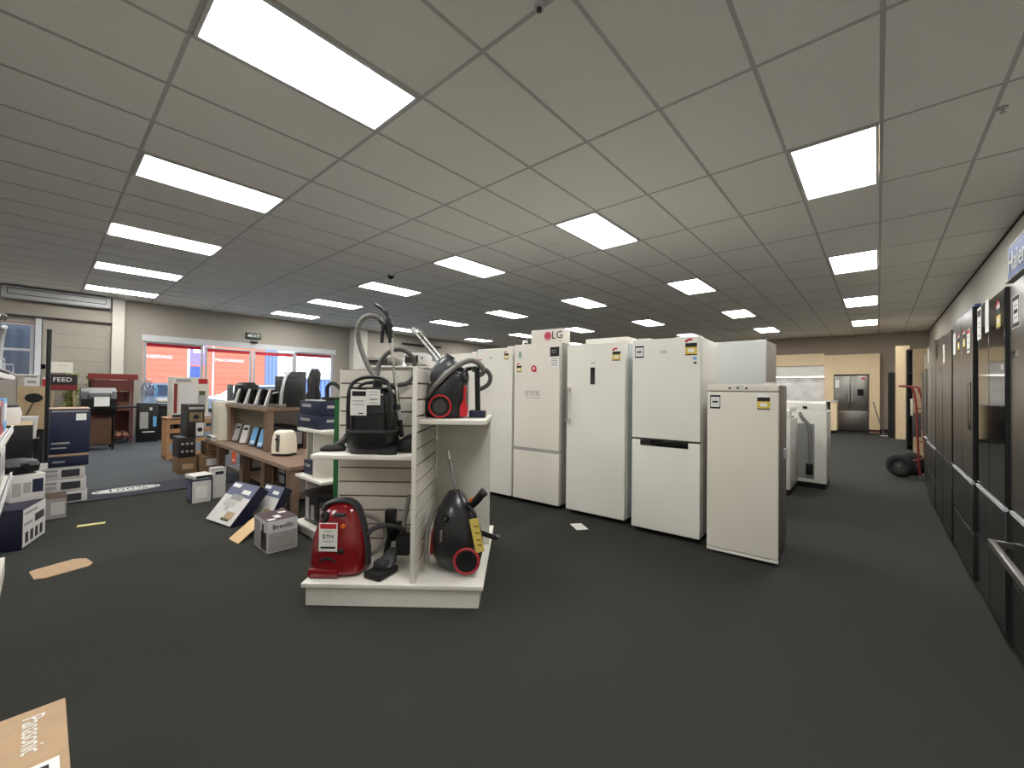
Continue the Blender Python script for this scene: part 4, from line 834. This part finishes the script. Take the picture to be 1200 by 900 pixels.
# ================================================================== BOXES ON THE FLOOR BY THE TABLE
t = carton('plum topped white carton with black lettering standing by the gondola', -3.70, -3.41, 1.132, 1.345, 0, .241, mat('carton_pale', (205, 202, 206), .55), prints=[('top', 0, 1, 0, 1, purple), ('right', .04, .96, .06, .62, boxgrey), ('front', .05, .45, .1, .9, boxgrey), ('front', .52, .92, .08, .62, purple), ('front', .60, .72, .40, .85, inkb), ('top', .25, .40, .65, .9, paper, 'peeled_label', .0016), ('top', .55, .8, .35, .55, paper, 'peeled_label', .0016), ('top', .8, .93, .05, .3, paper, 'peeled_label', .0016)], texts=[('right', .5, .80, .036, 'Breville', inkb)])
for k in range(4): decal('print_line', t, (.29, .213, .241), 'right', .12, .88, .16+k*.1, .18+k*.1, inkg, .0008, .0016)
def leaning(label, P1, P2, ln, tilt, th, bits):
    """flat carton whose lower edge runs P1->P2, leaning back"""
    ex = (P2-P1).normalized(); w = (P2-P1).length; nz = Vector((0, 0, 1)); ey = nz.cross(ex).normalized()
    t = thing('mixer_carton', label, 'box', P1, math.atan2(ex.y, ex.x))
    Rm = Matrix.Rotation(-tilt, 4, 'X')
    def sub(nm, m, x0, x1, z0, z1, y0, y1):
        bm = bmesh.new(); addbox(bm, x0, x1, y0, y1, z0, z1); bm.transform(Rm); return mo(nm, bm, m, t)
    sub('carton_body', navy2, 0, w, 0, ln, .0, th)
    sub('printed_front', boxwhite, .004, w-.004, .004, ln*.66, -.0015, 0); sub('printed_top_band', mat('slate_blue_print', (92, 98, 124), .5), .004, w-.004, ln*.66+.001, ln-.004, -.0015, 0)
    for (nm, m, x0, x1, z0, z1) in bits: sub(nm, m, x0*w, x1*w, z0*ln, z1*ln, -.003, -.0016)
    return t, Rm, w
bits = [('picture_bowl', steel, .22, .62, .40, .55), ('picture_head', inkg, .30, .72, .56, .70), ('picture_base', boxgrey, .36, .50, .30, .40), ('picture_food', ply, .55, .85, .12, .30), ('picture_food', leafd, .5, .8, .08, .14), ('lettering_strip', paper, .05, .35, .86, .95), ('lettering_strip', paper, .55, .85, .74, .84)]
leaning('white and navy mixer carton leaning on the table, nearest one', Vector((-4.70, 1.03, .012)), Vector((-4.27, 1.115, .004)), .40, math.radians(40), .10, bits)
leaning('white and navy mixer carton leaning behind the nearest leaning carton', Vector((-4.52, 1.345, .012)), Vector((-4.20, 1.40, .004)), .32, math.radians(28), .08, bits[3:])
def flap(label, pts, m, z=0.):
    t = thing('cardboard_sheet', label, 'cardboard', (0, 0, 0)); c = sum((Vector(p) for p in pts), Vector())/len(pts); t.location = (c.x, c.y, 0)
    bm = bmesh.new(); a = [bm.verts.new((p[0]-c.x, p[1]-c.y, (p[2] if len(p) > 2 else 0)+.001)) for p in pts]; b = [bm.verts.new((p[0]-c.x, p[1]-c.y, (p[2] if len(p) > 2 else 0)+.006)) for p in pts]; n = len(pts)
    bm.faces.new(a[::-1]); bm.faces.new(b)
    for k in range(n): bm.faces.new((a[k], a[(k+1) % n], b[(k+1) % n], b[k]))
    mo('sheet', bm, m, t); return t
V3 = lambda px, py, z=0.: tuple(onZ(px, py, z))
t = flap('torn pale cardboard flap on the carpet beside the plum topped carton', [V3(268, 632), V3(279, 638), V3(298, 621, .05), V3(298, 606, .09)], tanl); B('fold_line', t, tan, -.1, .1, -.002, .002, .012, .014)
t = flap('pale cardboard flap lying behind the plum topped carton', [V3(313, 597, .10), V3(331, 597, .10), V3(336, 590, .11), V3(319, 590, .11)], tanl); B('fold_line', t, tan, -.1, .1, -.002, .002, .11, .112)
t = thing('open_carton', 'low brown open carton of packing behind the plum topped carton', 'box', (-3.86, 1.36, 0)); B('carton_body', t, tand, -.20, .14, -.10, .10, .001, .095, .004); B('packing', t, mat('packing_pink', (168, 130, 120), .8), -.16, .10, -.08, .08, .096, .104)
t = flap('flat tan cardboard sheet lying alone on the open carpet, far left', [V3(34, 671), V3(40, 680), V3(54, 678), V3(104, 664), V3(109, 660), V3(101, 655), V3(86, 656), V3(43, 668)], tan); B('fold_line', t, tanl, -.012, -.008, -.12, .10, .0065, .007)
t = thing('cardboard_strip', 'narrow pale yellow cardboard strip lying on the carpet', 'cardboard', (onZ(107, 615).x, onZ(107, 615).y, 0), math.radians(80)); B('strip', t, yelpale, -.09, .09, -.028, .028, .001, .006); B('fold_line', t, paper, -.09, .09, -.003, .003, .0065, .008)
# cartons left of the leaning ones
carton('white and blue backed carton on carpet, left of the leaning cartons', -5.63, -5.43, 1.064, 1.235, 0, .25, navy, prints=[('right', .03, .99, .02, .93, boxwhite), ('front', .1, .9, .1, .8, mat('slate_blue_print', (92, 98, 124), .5)), ('right', .2, .8, .2, .7, paper, 'printed_panel', .0016), ('top', .1, .9, .1, .9, boxgrey)])
carton('slim white carton standing upright behind the blue backed carton', -5.66, -5.50, 1.262, 1.39, 0, .335, boxgrey, prints=[('right', .05, .95, .05, .95, boxwhite), ('right', .2, .8, .80, .9, inkb, 'lettering_strip', .0016), ('front', .2, .8, .2, .8, boxwhite)])
t = thing('flat_carton', 'white and black flat carton lid resting on blue backed carton', 'box', (-5.56, 1.155, .2535), .15); B('carton_body', t, boxwhite, -.12, .11, -.09, .10, 0, .035, .003); B('dark_side', t, inkb, .1102, .112, -.07, .08, .005, .03)
carton('brown carton on carpet at bottom of the speaker carton stack', -7.78, -7.34, 1.285, 1.495, 0, .235, tand, prints=[('right', .2, .8, .3, .6, tan)], seam=tan)
t = carton('black carton with white icon rows in the middle of stack', -7.76, -7.33, 1.28, 1.47, .236, .52, mat('black_print', (32, 28, 28), .5), prints=[])
for a in range(3):
    for b in range(2): disc('icon', t, boxgrey, facept((.43, .19, .284), 'right', .22+a*.28, .3+b*.38, .001), .017, .0015, 'x', 14)
t = carton('black carton with a turntable picture, topmost of the stack', -7.78, -7.32, 1.37, 1.565, .521, .98, mat('black_print', (32, 28, 28), .5), prints=[('right', .05, .95, .86, .93, boxgrey), ('right', .1, .9, .48, .76, mat('picture_tan', (128, 108, 80), .5)), ('right', .5, .97, .02, .44, boxwhite), ('front', .1, .9, .2, .8, dgrey)])
disc('picture_disc', t, inkb, facept((.46, .195, .459), 'right', .5, .62, .003), .035, .001, 'x', 16); disc('picture_disc', t, inkb, facept((.46, .195, .459), 'right', .74, .22, .003), .032, .001, 'x', 16)
carton('brown carton with white address label, lower of the brown pair', -7.68, -7.23, 1.51, 1.80, 0, .235, tand, prints=[('right', .25, .85, .45, .85, boxwhite, 'address_label')], seam=tan)
carton('plain brown carton on top of the white labelled brown carton', -7.66, -7.25, 1.60, 1.86, .236, .43, tand, prints=[('right', .1, .9, .46, .52, tan, 'tape')], seam=tan)
# pine crate with red and white carton
t = thing('slatted_crate', 'orange toned pine slatted crate shelf near the entrance mat', 'crate', (-9.05, 1.78, 0)); 
for y in (-.40, .36):
    for x in (-.22, .18): B('post', t, crate, x, x+.04, y, y+.04, 0, .69)
for z in (.05, .28, .45, .60): B('slat', t, crate, .185, .20, -.36, .36, z, z+.075)
B('top_board', t, crate, -.23, .23, -.41, .41, .691, .712, .003); B('bottom_board', t, crate, -.22, .22, -.36, .36, .02, .045); B('side_board', t, crate, -.18, .18, -.398, -.385, .06, .66)
carton('white carton with red print standing on the pine crate', -9.22, -8.86, 1.44, 1.95, .7135, 1.395, mat('carton_bone', (214, 208, 194), .6), prints=[('right', .70, .96, .84, .97, redp), ('right', .05, .14, .1, .84, redm), ('right', .18, .66, .1, .8, boxwhite), ('right', .70, .92, .1, .55, boxgrey), ('right', .72, .90, .55, .66, leafd), ('right', .02, .45, .0, .07, navy), ('right', .1, .5, .88, .95, inkg), ('front', .1, .9, .1, .9, boxwhite)])
# ================================================================== NEAR-LEFT STACKS
X0 = -6.37
for k, nm in enumerate(('lowest', 'middle', 'topmost')):
    carton('white printed flat carton, %s of three under the navy cartons' % nm, X0-.45+.004*k, X0, -.01-.012*(k == 1), .342-.01*k, .002+k*.13, .128+k*.13, boxwhite, prints=[('right', .48, .88, .15, .75, dgrey), ('right', .08, .40, .62, .80, inkg), ('right', .08, .40, .2, .5, boxgrey)], group='white cartons under the navy ones')
carton('shallow navy carton on top of the three white flat cartons', X0-.44, X0+.01, .055, .345, .393, .522, navy, prints=[('right', 0, 1, .82, .99, tan), ('right', .1, .4, .3, .45, inkg)])
carton('tall dark navy carton with a white label, top of stack', X0-.44, X0+.01, .055, .350, .523, .992, navy, prints=[('right', .64, .90, .74, .89, paper, 'address_label'), ('right', .05, .95, .93, .96, inkg), ('right', .05, .5, .22, .26, inkg), ('right', .05, .42, .12, .15, inkg), ('top', 0, 1, 0, 1, ply)])
carton('small brown and white carton with round emblem on the carpet', -5.98, -5.71, -.06+.09, .175, 0, .195, mat('brown_print', (92, 70, 56), .5), prints=[('right', .02, .98, .02, .98, boxgrey), ('right', .3, .9, .2, .8, boxwhite, 'printed_panel', .0016)])
# big navy and white appliance carton, turned
a = math.atan2(.12, -.41); w_, d_ = .43, .42
t = thing('appliance_carton', 'large navy carton with a white printed side at left edge', 'box', (0, 0, 0), a+PI)
pc = Vector((-4.815, -.08, 0)); ex = Vector((math.cos(a+PI), math.sin(a+PI), 0)); ey = Vector((-ex.y, ex.x, 0)); t.location = pc-ex*(w_/2)-ey*(d_/2)
s = (w_, d_, .305); B('carton_body', t, navy2, -w_/2, w_/2, -d_/2, d_/2, 0, .305, .004)
decal('printed_side', t, s, 'back', .03, .97, .04, .97, boxwhite)
for k in range(4): decal('picture', t, s, 'back', .12+k*.2, .24+k*.2, .12, .38, dgrey, .001, .0016)
decal('picture', t, s, 'back', .5, .9, .52, .72, dgrey, .001, .0016); decal('print_line', t, s, 'back', .08, .6, .82, .88, inkg, .001, .0016); decal('print_line', t, s, 'back', .08, .4, .55, .62, inkg, .001, .0016)
decal('print_line', t, s, 'right', .1, .7, .72, .8, inkg); decal('print_line', t, s, 'right', .1, .5, .08, .14, inkg); decal('print_line', t, s, 'top', .1, .7, .1, .2, inkg); decal('dark_band', t, s, 'right', 0, 1, .30, .34, black)
carton('white microwave carton with picture on the large navy carton', -5.42, -5.13, -.19, .0, .3065, .52, boxwhite, prints=[('right', .62, .94, .3, .8, navy), ('right', .05, .3, .2, .7, boxgrey), ('right', .36, .58, .3, .7, boxgrey), ('back', .1, .9, .1, .9, boxgrey)], rz=.25)
carton('black carton at the bottom of the dark pair, near left', -6.25, -5.62, -.56, -.045, 0, .56, black, prints=[('right', .1, .8, .3, .5, dgrey), ('top', .1, .9, .1, .9, ply)])
carton('black carton on top of the dark pair, near left', -6.22, -5.63, -.54, -.05, .561, .885, black, prints=[('right', .1, .9, .02, .08, ply), ('right', .1, .6, .5, .56, dgrey), ('top', 0, 1, 0, 1, ply)])
t = thing('multi_cooker', 'grey lidded cooker standing on the dark carton, near left', 'cooker', (-5.86, -.22, .886)); vloft('body', t, boxwhite, [(0, 0, 0, .09, .09, 2), (.10, 0, 0, .105, .105, 2), (.15, 0, 0, .09, .09, 2)]); disc('lid', t, dgrey, (0, 0, .16), .085, .02, 'z'); T('knob', t, black, [(0, 0, .17), (0, 0, .195)], .016, 10, sm=False)
t = thing('glass_jug', 'clear and blue lidded jug beside the cooker, near left', 'jug', (-5.70, -.20-.16, .886)); vloft('body', t, clearp, [(0, 0, 0, .05, .05, 2), (.14, 0, 0, .06, .06, 2)]); disc('lid', t, blues, (0, 0, .15), .062, .02, 'z'); T('handle', t, dgrey, [(.06, 0, .12), (.10, 0, .10), (.095, 0, .04), (.055, 0, .03)], .010, 8)
t = thing('waffle_maker', 'black appliance with grey lid on the microwave carton', 'waffle maker', (-5.25, -.12, .537), .3); vloft('base', t, black, [(0, 0, 0, .12, .11), (.05, 0, 0, .125, .115)]); vloft('lid', t, dgrey, [(.051, 0, 0, .125, .115), (.085, 0, 0, .11, .10), (.10, 0, 0, .05, .05)]); T('handle', t, black, [(.10, 0, .06), (.17, 0, .06)], .018, 8, sm=False)
# white gondola cut by the left picture edge
g4 = thing('slatwall_gondola', 'white gondola of small appliances cut off by the left edge', 'display stand', (-3.35, -.12, 0))
B('base', g4, mel, -.95, .95, -.95, -.02, 0, .11); B('panel_core', g4, mel, -.95, .95, -.50, -.48, .11, 1.62)
for z in (.645, .955, 1.30): B('shelf', g4, mel, -.95, .95, -.478, -.0, z-.026, z, .003)
for z in (.66, .97, 1.315): T('shelf_rail', g4, alum, [(-.95, -.004, z), (.95, -.004, z)], .006, 6, sm=False)
for x in (-.94, 0): T('bracket_wire', g4, alum, [(x, -.01, 1.32), (x, -.01, 1.375), (x, -.3, 1.375)], .006, 6, sm=False)
GXo, GYo = -3.35, -.12
def gcart(label, x0, x1, z, h, m, pr): carton(label, GXo+x0, GXo+x1, GYo-.40, GYo-.03, z+.001, z+h, m, prints=[('back', .1, .9, .3, .85, pr), ('right', .1, .9, .2, .9, pr)])
gcart('sky blue and white packet on the gondola middle shelf', -.92, -.60, .955, .20, bluep, paper); gcart('red packet on the gondola middle shelf, inner end', -.58, -.35, .955, .19, redp, boxgrey); gcart('grey printed packet on the gondola middle shelf', -.33, -.02, .955, .2, boxgrey, dgrey)
gcart('pale packet on the gondola lowest shelf', -.90, -.50, .645, .2, boxwhite, boxgrey); gcart('dark packet on the gondola lowest shelf', -.45, -.1, .645, .22, dgrey, inkg)
t = thing('coffee_maker', 'black and chrome hooped coffee maker on the top gondola shelf', 'coffee maker', (GXo-.80, GYo-.125, 1.301), .3); vloft('base', t, black, [(0, 0, 0, .12, .10), (.04, 0, 0, .12, .10)]); T('hoop', t, chrome, [(-.10, .06, .03), (-.115, .07, .18), (-.09, .07, .33), (-.02, .07, .385), (.07, .06, .36)], .018, 10); T('hoop', t, trimw, [(-.06, .08, .03), (-.075, .085, .15), (-.05, .085, .26), (.01, .08, .31)], .014, 10); vloft('tank', t, gblack, [(.041, -.02, -.02, .07, .07), (.33, -.02, -.02, .06, .06)])
t = thing('kettle', 'white kettle on the top gondola shelf behind coffee maker', 'kettle', (GXo-.42, GYo-.2, 1.301)); vloft('body', t, paper, [(0, 0, 0, .08, .08, 2), (.12, 0, 0, .07, .07, 2), (.2, 0, 0, .05, .05, 2)]); T('handle', t, black, [(.04, 0, .19), (.11, 0, .17), (.11, 0, .06), (.07, 0, .03)], .012, 8); disc('lid', t, black, (0, 0, .205), .045, .01, 'z', 14)
# carton at the bottom left, close to us
t = thing('shipping_carton', 'brown shipping carton with white lettering at the lower left corner', 'box', (-1.62, -.235, 0)); s = (.46, .60, .30)
B('carton_body', t, tan, -.23, .23, -.30, .30, 0, .30, .004)
text('lettering', t, 'Panasonic', paper, .045, (-.10, .235, .3012), (1, 0, 0), (0, 1, 0), squash=.72); decal('address_label', t, s, 'top', .61, .98, .83, .97, paper); decal('label_print', t, s, 'top', .65, .70, .86, .94, inkb, .001, .0016); decal('flap_seam', t, s, 'top', 0, 1, .10, .103, tand, .0008)

# ================================================================== FAR LEFT CORNER (barbecues, plants, signs)
pb = thing('tall_post', 'tall thin black post standing in front of the shutter', 'post', (-8.2, .05, 0)); T('shaft', pb, black, [(0, 0, .01), (0, 0, 1.96)], .024, 10, sm=False); B('base', pb, black, -.12, .12, -.12, .12, 0, .012); disc('cap', pb, dgrey, (0, 0, 1.965), .027, .012, 'z', 12)
mk = thing('market_stand', 'maroon timber stand with plank roof near the entrance window', 'stand', (-12.35, .98, 0))
for y in (-.31, .29):
    for x in (-.28, .24): B('post', mk, darkred, x, x+.04, y, y+.04, 0, 1.38)
for k in range(5): B('roof_plank', mk, darkred, -.30+k*.125, -.18+k*.125, -.36, .38, 1.40, 1.425)
B('fascia_board', mk, redm, .325, .345, -.37, .39, 1.36, 1.48); B('header_board', mk, darkred, .29, .31, -.31, .33, 1.12, 1.35); B('shelf', mk, darkred, -.28, .28, -.3, .32, .70, .73); B('shelf', mk, darkred, -.28, .28, -.3, .32, .12, .15); B('back_board', mk, darkred, -.30, -.285, -.3, .32, .15, 1.1)
for k in range(5):
    a = -.26+k*.103
    t = thing('firewood', 'split brown log on the maroon stand low shelf, %s from left' % ORD[k], 'log', (-12.3, .98+a+.06, .151), group='logs on the maroon stand'); T('wood', t, mat('log_bark', (96, 66, 46), .9, noise=.3, nscale=14), [(-.2, 0, .052), (.24, 0, .052)], .051, 7, sm=False); disc('cut_end', t, mat('log_cut', (168, 122, 92), .85), (.243, 0, .055), .046, .006, 'x', 9)
for k in range(3):
    t = thing('wicker_basket', 'brown wicker basket on the maroon stand, %s from left' % ORD[k], 'basket', (-12.25, .80+k*.185, .274 if False else .731), group='baskets on the maroon stand'); vloft('bowl', t, mat('wicker', (112, 78, 52), .85, noise=.35, nscale=40), [(0, 0, 0, .07, .07, 2.2), (.10, 0, 0, .088, .088, 2.2), (.14, 0, 0, .085, .085, 2.2)]); torus('rim', t, mat('wicker', (112, 78, 52), .85), (0, 0, .142), .082, .010, 'z', 20, 6)
bq = thing('barbecue', 'black hooded barbecue with a white card before the maroon stand', 'barbecue', (-11.3, .70, 0))
prism('hood', bq, black, [(-.26, .80), (.26, .80), (.27, .98), (.20, 1.12), (.05, 1.19), (-.15, 1.18), (-.26, 1.05)], -.22, .26, 'xz'); B('firebox', bq, gblack, -.26, .28, -.22, .26, .68, .795); T('hood_handle', bq, trimw, [(.25, -.12, 1.08), (.31, -.12, 1.10), (.31, .18, 1.10), (.25, .18, 1.08)], .014, 8, sm=False); B('side_table', bq, black, -.22, .22, .27, .56, .80, .825); B('side_table', bq, black, -.22, .22, -.50, -.225, .80, .825); B('white_card', bq, paper, .272, .280, -.05, .16, .84, 1.02)
for y in (-.19, .22):
    for x in (-.22, .22): B('leg', bq, black, x-.02, x+.02, y-.02, y+.02, .0, .679)
B('cart_panel', bq, mat('cart_brown', (86, 58, 40), .7, noise=.2, nscale=10), .225, .24, -.18, .22, .12, .62); B('lower_shelf', bq, dgrey, -.2, .2, -.18, .2, .10, .119)
def plant(label, x, y, n, h, m, lw=.016, spread=.11):
    t = thing('potted_plant', label, 'plant', (x, y, 0)); vloft('pot', t, dgrey, [(0, 0, 0, .12, .12, 2), (.26, 0, 0, .16, .16, 2)]); bm = bmesh.new(); rnd = random.Random(int(x*100)+n)
    for i in range(n):
        a = rnd.uniform(0, 2*PI); r_ = rnd.uniform(.02, spread); z0 = rnd.uniform(.35, h-.1); L_ = rnd.uniform(.10, .20); b = rnd.uniform(0, 2*PI); d = Vector((math.cos(b), math.sin(b), rnd.uniform(-.5, .9))).normalized()*L_; p = Vector((r_*math.cos(a), r_*math.sin(a), z0)); sd_ = d.cross(Vector((0, 0, 1))).normalized()*lw
        f = [bm.verts.new(q_) for q_ in (p, p+d*.4+sd_, p+d, p+d*.4-sd_)]; bm.faces.new(f)
    f = mo('foliage', bm, m, t); f['kind'] = 'stuff'
    bm = bmesh.new()
    for i in range(9):
        a = rnd.uniform(0, 2*PI); addtube(bm, [(.05*math.cos(a), .05*math.sin(a), .25), (spread*.6*math.cos(a), spread*.6*math.sin(a), h-.1)], .006, 5)
    f = mo('canes', bm, leafd, t); f['kind'] = 'stuff'
plant('yellow green bamboo like plant beside the feed sign', -12.9, .40, 760, 1.56, leafm); plant('second yellow green plant, behind the black barbecue hood', -13.2, .74, 500, 1.52, leafm); plant('dark green plant seen between the maroon stand posts', -13.0, 1.16, 420, 1.25, leafd)
fd = thing('feed_sign', 'black and maroon sign with white lettering on a stool frame', 'sign', (-11.9, .26, 0))
B('sign_board', fd, mat('sign_black', (34, 24, 26), .5), .0, .03, -.16, .20, 1.13, 1.44, .004); B('lower_band', fd, mat('sign_maroon', (120, 28, 36), .5), .0301, .034, -.16, .20, 1.14, 1.24); text('sign_lettering', fd, 'FEED', paper, .085, (.0345, .0, 1.335), (0, 1, 0), (0, 0, 1)); B('sign_side', fd, redm, -.06, -.001, .14, .20, 1.13, 1.44)
for y in (-.12, .16): 
    for x in (-.2, .0): T('leg', fd, ply, [(x, y*1.2, 0), (x, y, 1.12)], .016, 8, sm=False)
for z in (.4, .75): T('rung', fd, ply, [(0, -.13, z), (0, .17, z)], .011, 6, sm=False)
wb = thing('notice_board', 'white notice panel standing on the shelf behind the feed sign', 'panel', (-13.55, .28, 1.50)); B('panel', wb, mat('notice_white', (212, 206, 196), .6), .0, .03, -.24, .17, .0, .24); B('notice_line', wb, inkg, .0301, .032, -.06, .08, .16, .17)
wsf = thing('wall_cabinet', 'low beige cabinet along the shutter behind sign and plants', 'cabinet', (-13.3, .0, 0)); B('carcass', wsf, wallm, -.24, .2, -.6, -.08, 0, 1.42); B('top', wsf, mel, -.25, .22, -.61, -.07, 1.421, 1.445); B('door', wsf, wallm, .201, .215, -.58, -.345, .05, 1.38); B('door', wsf, wallm, .201, .215, -.335, -.10, .05, 1.38)
sb = thing('speaker_box', 'plywood speaker box with a black oval hole, left of post', 'speaker', (-9.2, -.075, 0)); B('cabinet', sb, ply, -.2, .2, -.15, .135, .60, 1.215, .004); prism('oval_cone', sb, black, [(p[0], p[1]) for p in ell(-.0, 1.05, .085, .065, 24)], .2005, .21, 'yz'); B('lower_hole', sb, blackm, .2005, .206, -.08, .03, .72, .80); B('stand', sb, blackm, -.16, .16, -.12, .10, 0, .599)
T('cable', sb, black, [(.215, .0, 1.0), (.24, -.05, .85), (.23, -.1, .70)], .008, 6)
rb = thing('red_canister', 'small red canister on the plywood speaker box', 'canister', (-9.1, .03, 1.216)); vloft('body', rb, redp, [(0, 0, 0, .03, .03, 2), (.11, 0, 0, .03, .03, 2)]); disc('cap', rb, paper, (0, 0, .118), .026, .015, 'z', 12)
wc_ = thing('white_carton', 'small white carton on the plywood speaker box, left end', 'box', (-9.1, -.10, 1.216)); B('carton_body', wc_, boxwhite, -.06, .06, -.07, .07, 0, .12, .003); B('printed_panel', wc_, inkg, .0601, .062, -.04, .04, .04, .08)
wc2 = thing('white_bin', 'small white waste bin standing in front of the speaker box', 'bin', (-7.6, -.13, 0)); vloft('body', wc2, boxwhite, [(.60, 0, 0, .09, .09, 2), (.86, 0, 0, .11, .11, 2)]); B('plinth', wc2, black, -.14, .14, -.12, .12, 0, .599)
gb = thing('wall_screen', 'black framed dark screen hanging beside the narrow left window', 'screen', (XL+.003, .0, 1.56)); B('frame', gb, black, 0, .03, -.07, .07, 0, .13); B('screen', gb, gblack, .0301, .033, -.055, .055, .015, .115)
jg = thing('water_bottle', 'clear water cooler bottle standing on black cooler by the window', 'bottle', (-12.2, 1.56, .86)); loft('bottle', jg, clearp, [ring(0, 0, r_, r_, z, 20, 2) for r_, z in ((.115, .001), (.13, .04), (.13, .34), (.08, .44), (.045, .48), (.045, .52))]); disc('cap', jg, paper, (0, 0, .53), .05, .02, 'z', 14); T('handle', jg, bluep, [(.08, .10, .40), (.12, .14, .30), (.10, .12, .12)], .018, 8)
wcool = thing('water_cooler', 'black water cooler stand with pale front panel by window', 'cooler', (-12.2, 1.56, 0)); B('cabinet', wcool, black, -.15, .15, -.17, .17, 0, .858, .006); B('front_panel', wcool, boxgrey, .1501, .158, -.14, .0, .30, .66); B('tap', wcool, paper, .151, .185, .02, .06, .70, .76); B('light_panel', wcool, bluep, .1501, .156, .08, .14, .34, .56); B('drip_tray', wcool, boxwhite, .151, .24, -.10, .10, .22, .235)
for k, (y, h_, c) in enumerate(((1.91, .84, 'nearer the water cooler'), (2.28, .78, 'nearer the pine crate'))):
    t = thing('barbecue', 'low black covered barbecue under the window, %s' % c, 'barbecue', (-12.6, y, 0)); B('cover', t, blackm, -.3, .25, -.155, .15, .08, h_-.1, .03); B('lid', t, black, -.28, .24, -.15, .145, h_-.098, h_, .02); disc('wheel', t, rubber, (.26, -.1, .07), .07, .03, 'x', 16); disc('wheel', t, rubber, (.26, .1, .07), .07, .03, 'x', 16); T('handle', t, chrome, [(.26, -.1, h_-.05), (.26, .1, h_-.05)], .01, 8, sm=False)
wn = thing('window_bench', 'low cream bench under the left entrance window', 'bench', (-13.2, 2.25, 0)); B('seat', wn, cream, -.2, .2, -.4, .55, .86, .92); B('front', wn, dgrey, -.18, .18, -.38, .53, 0, .859)
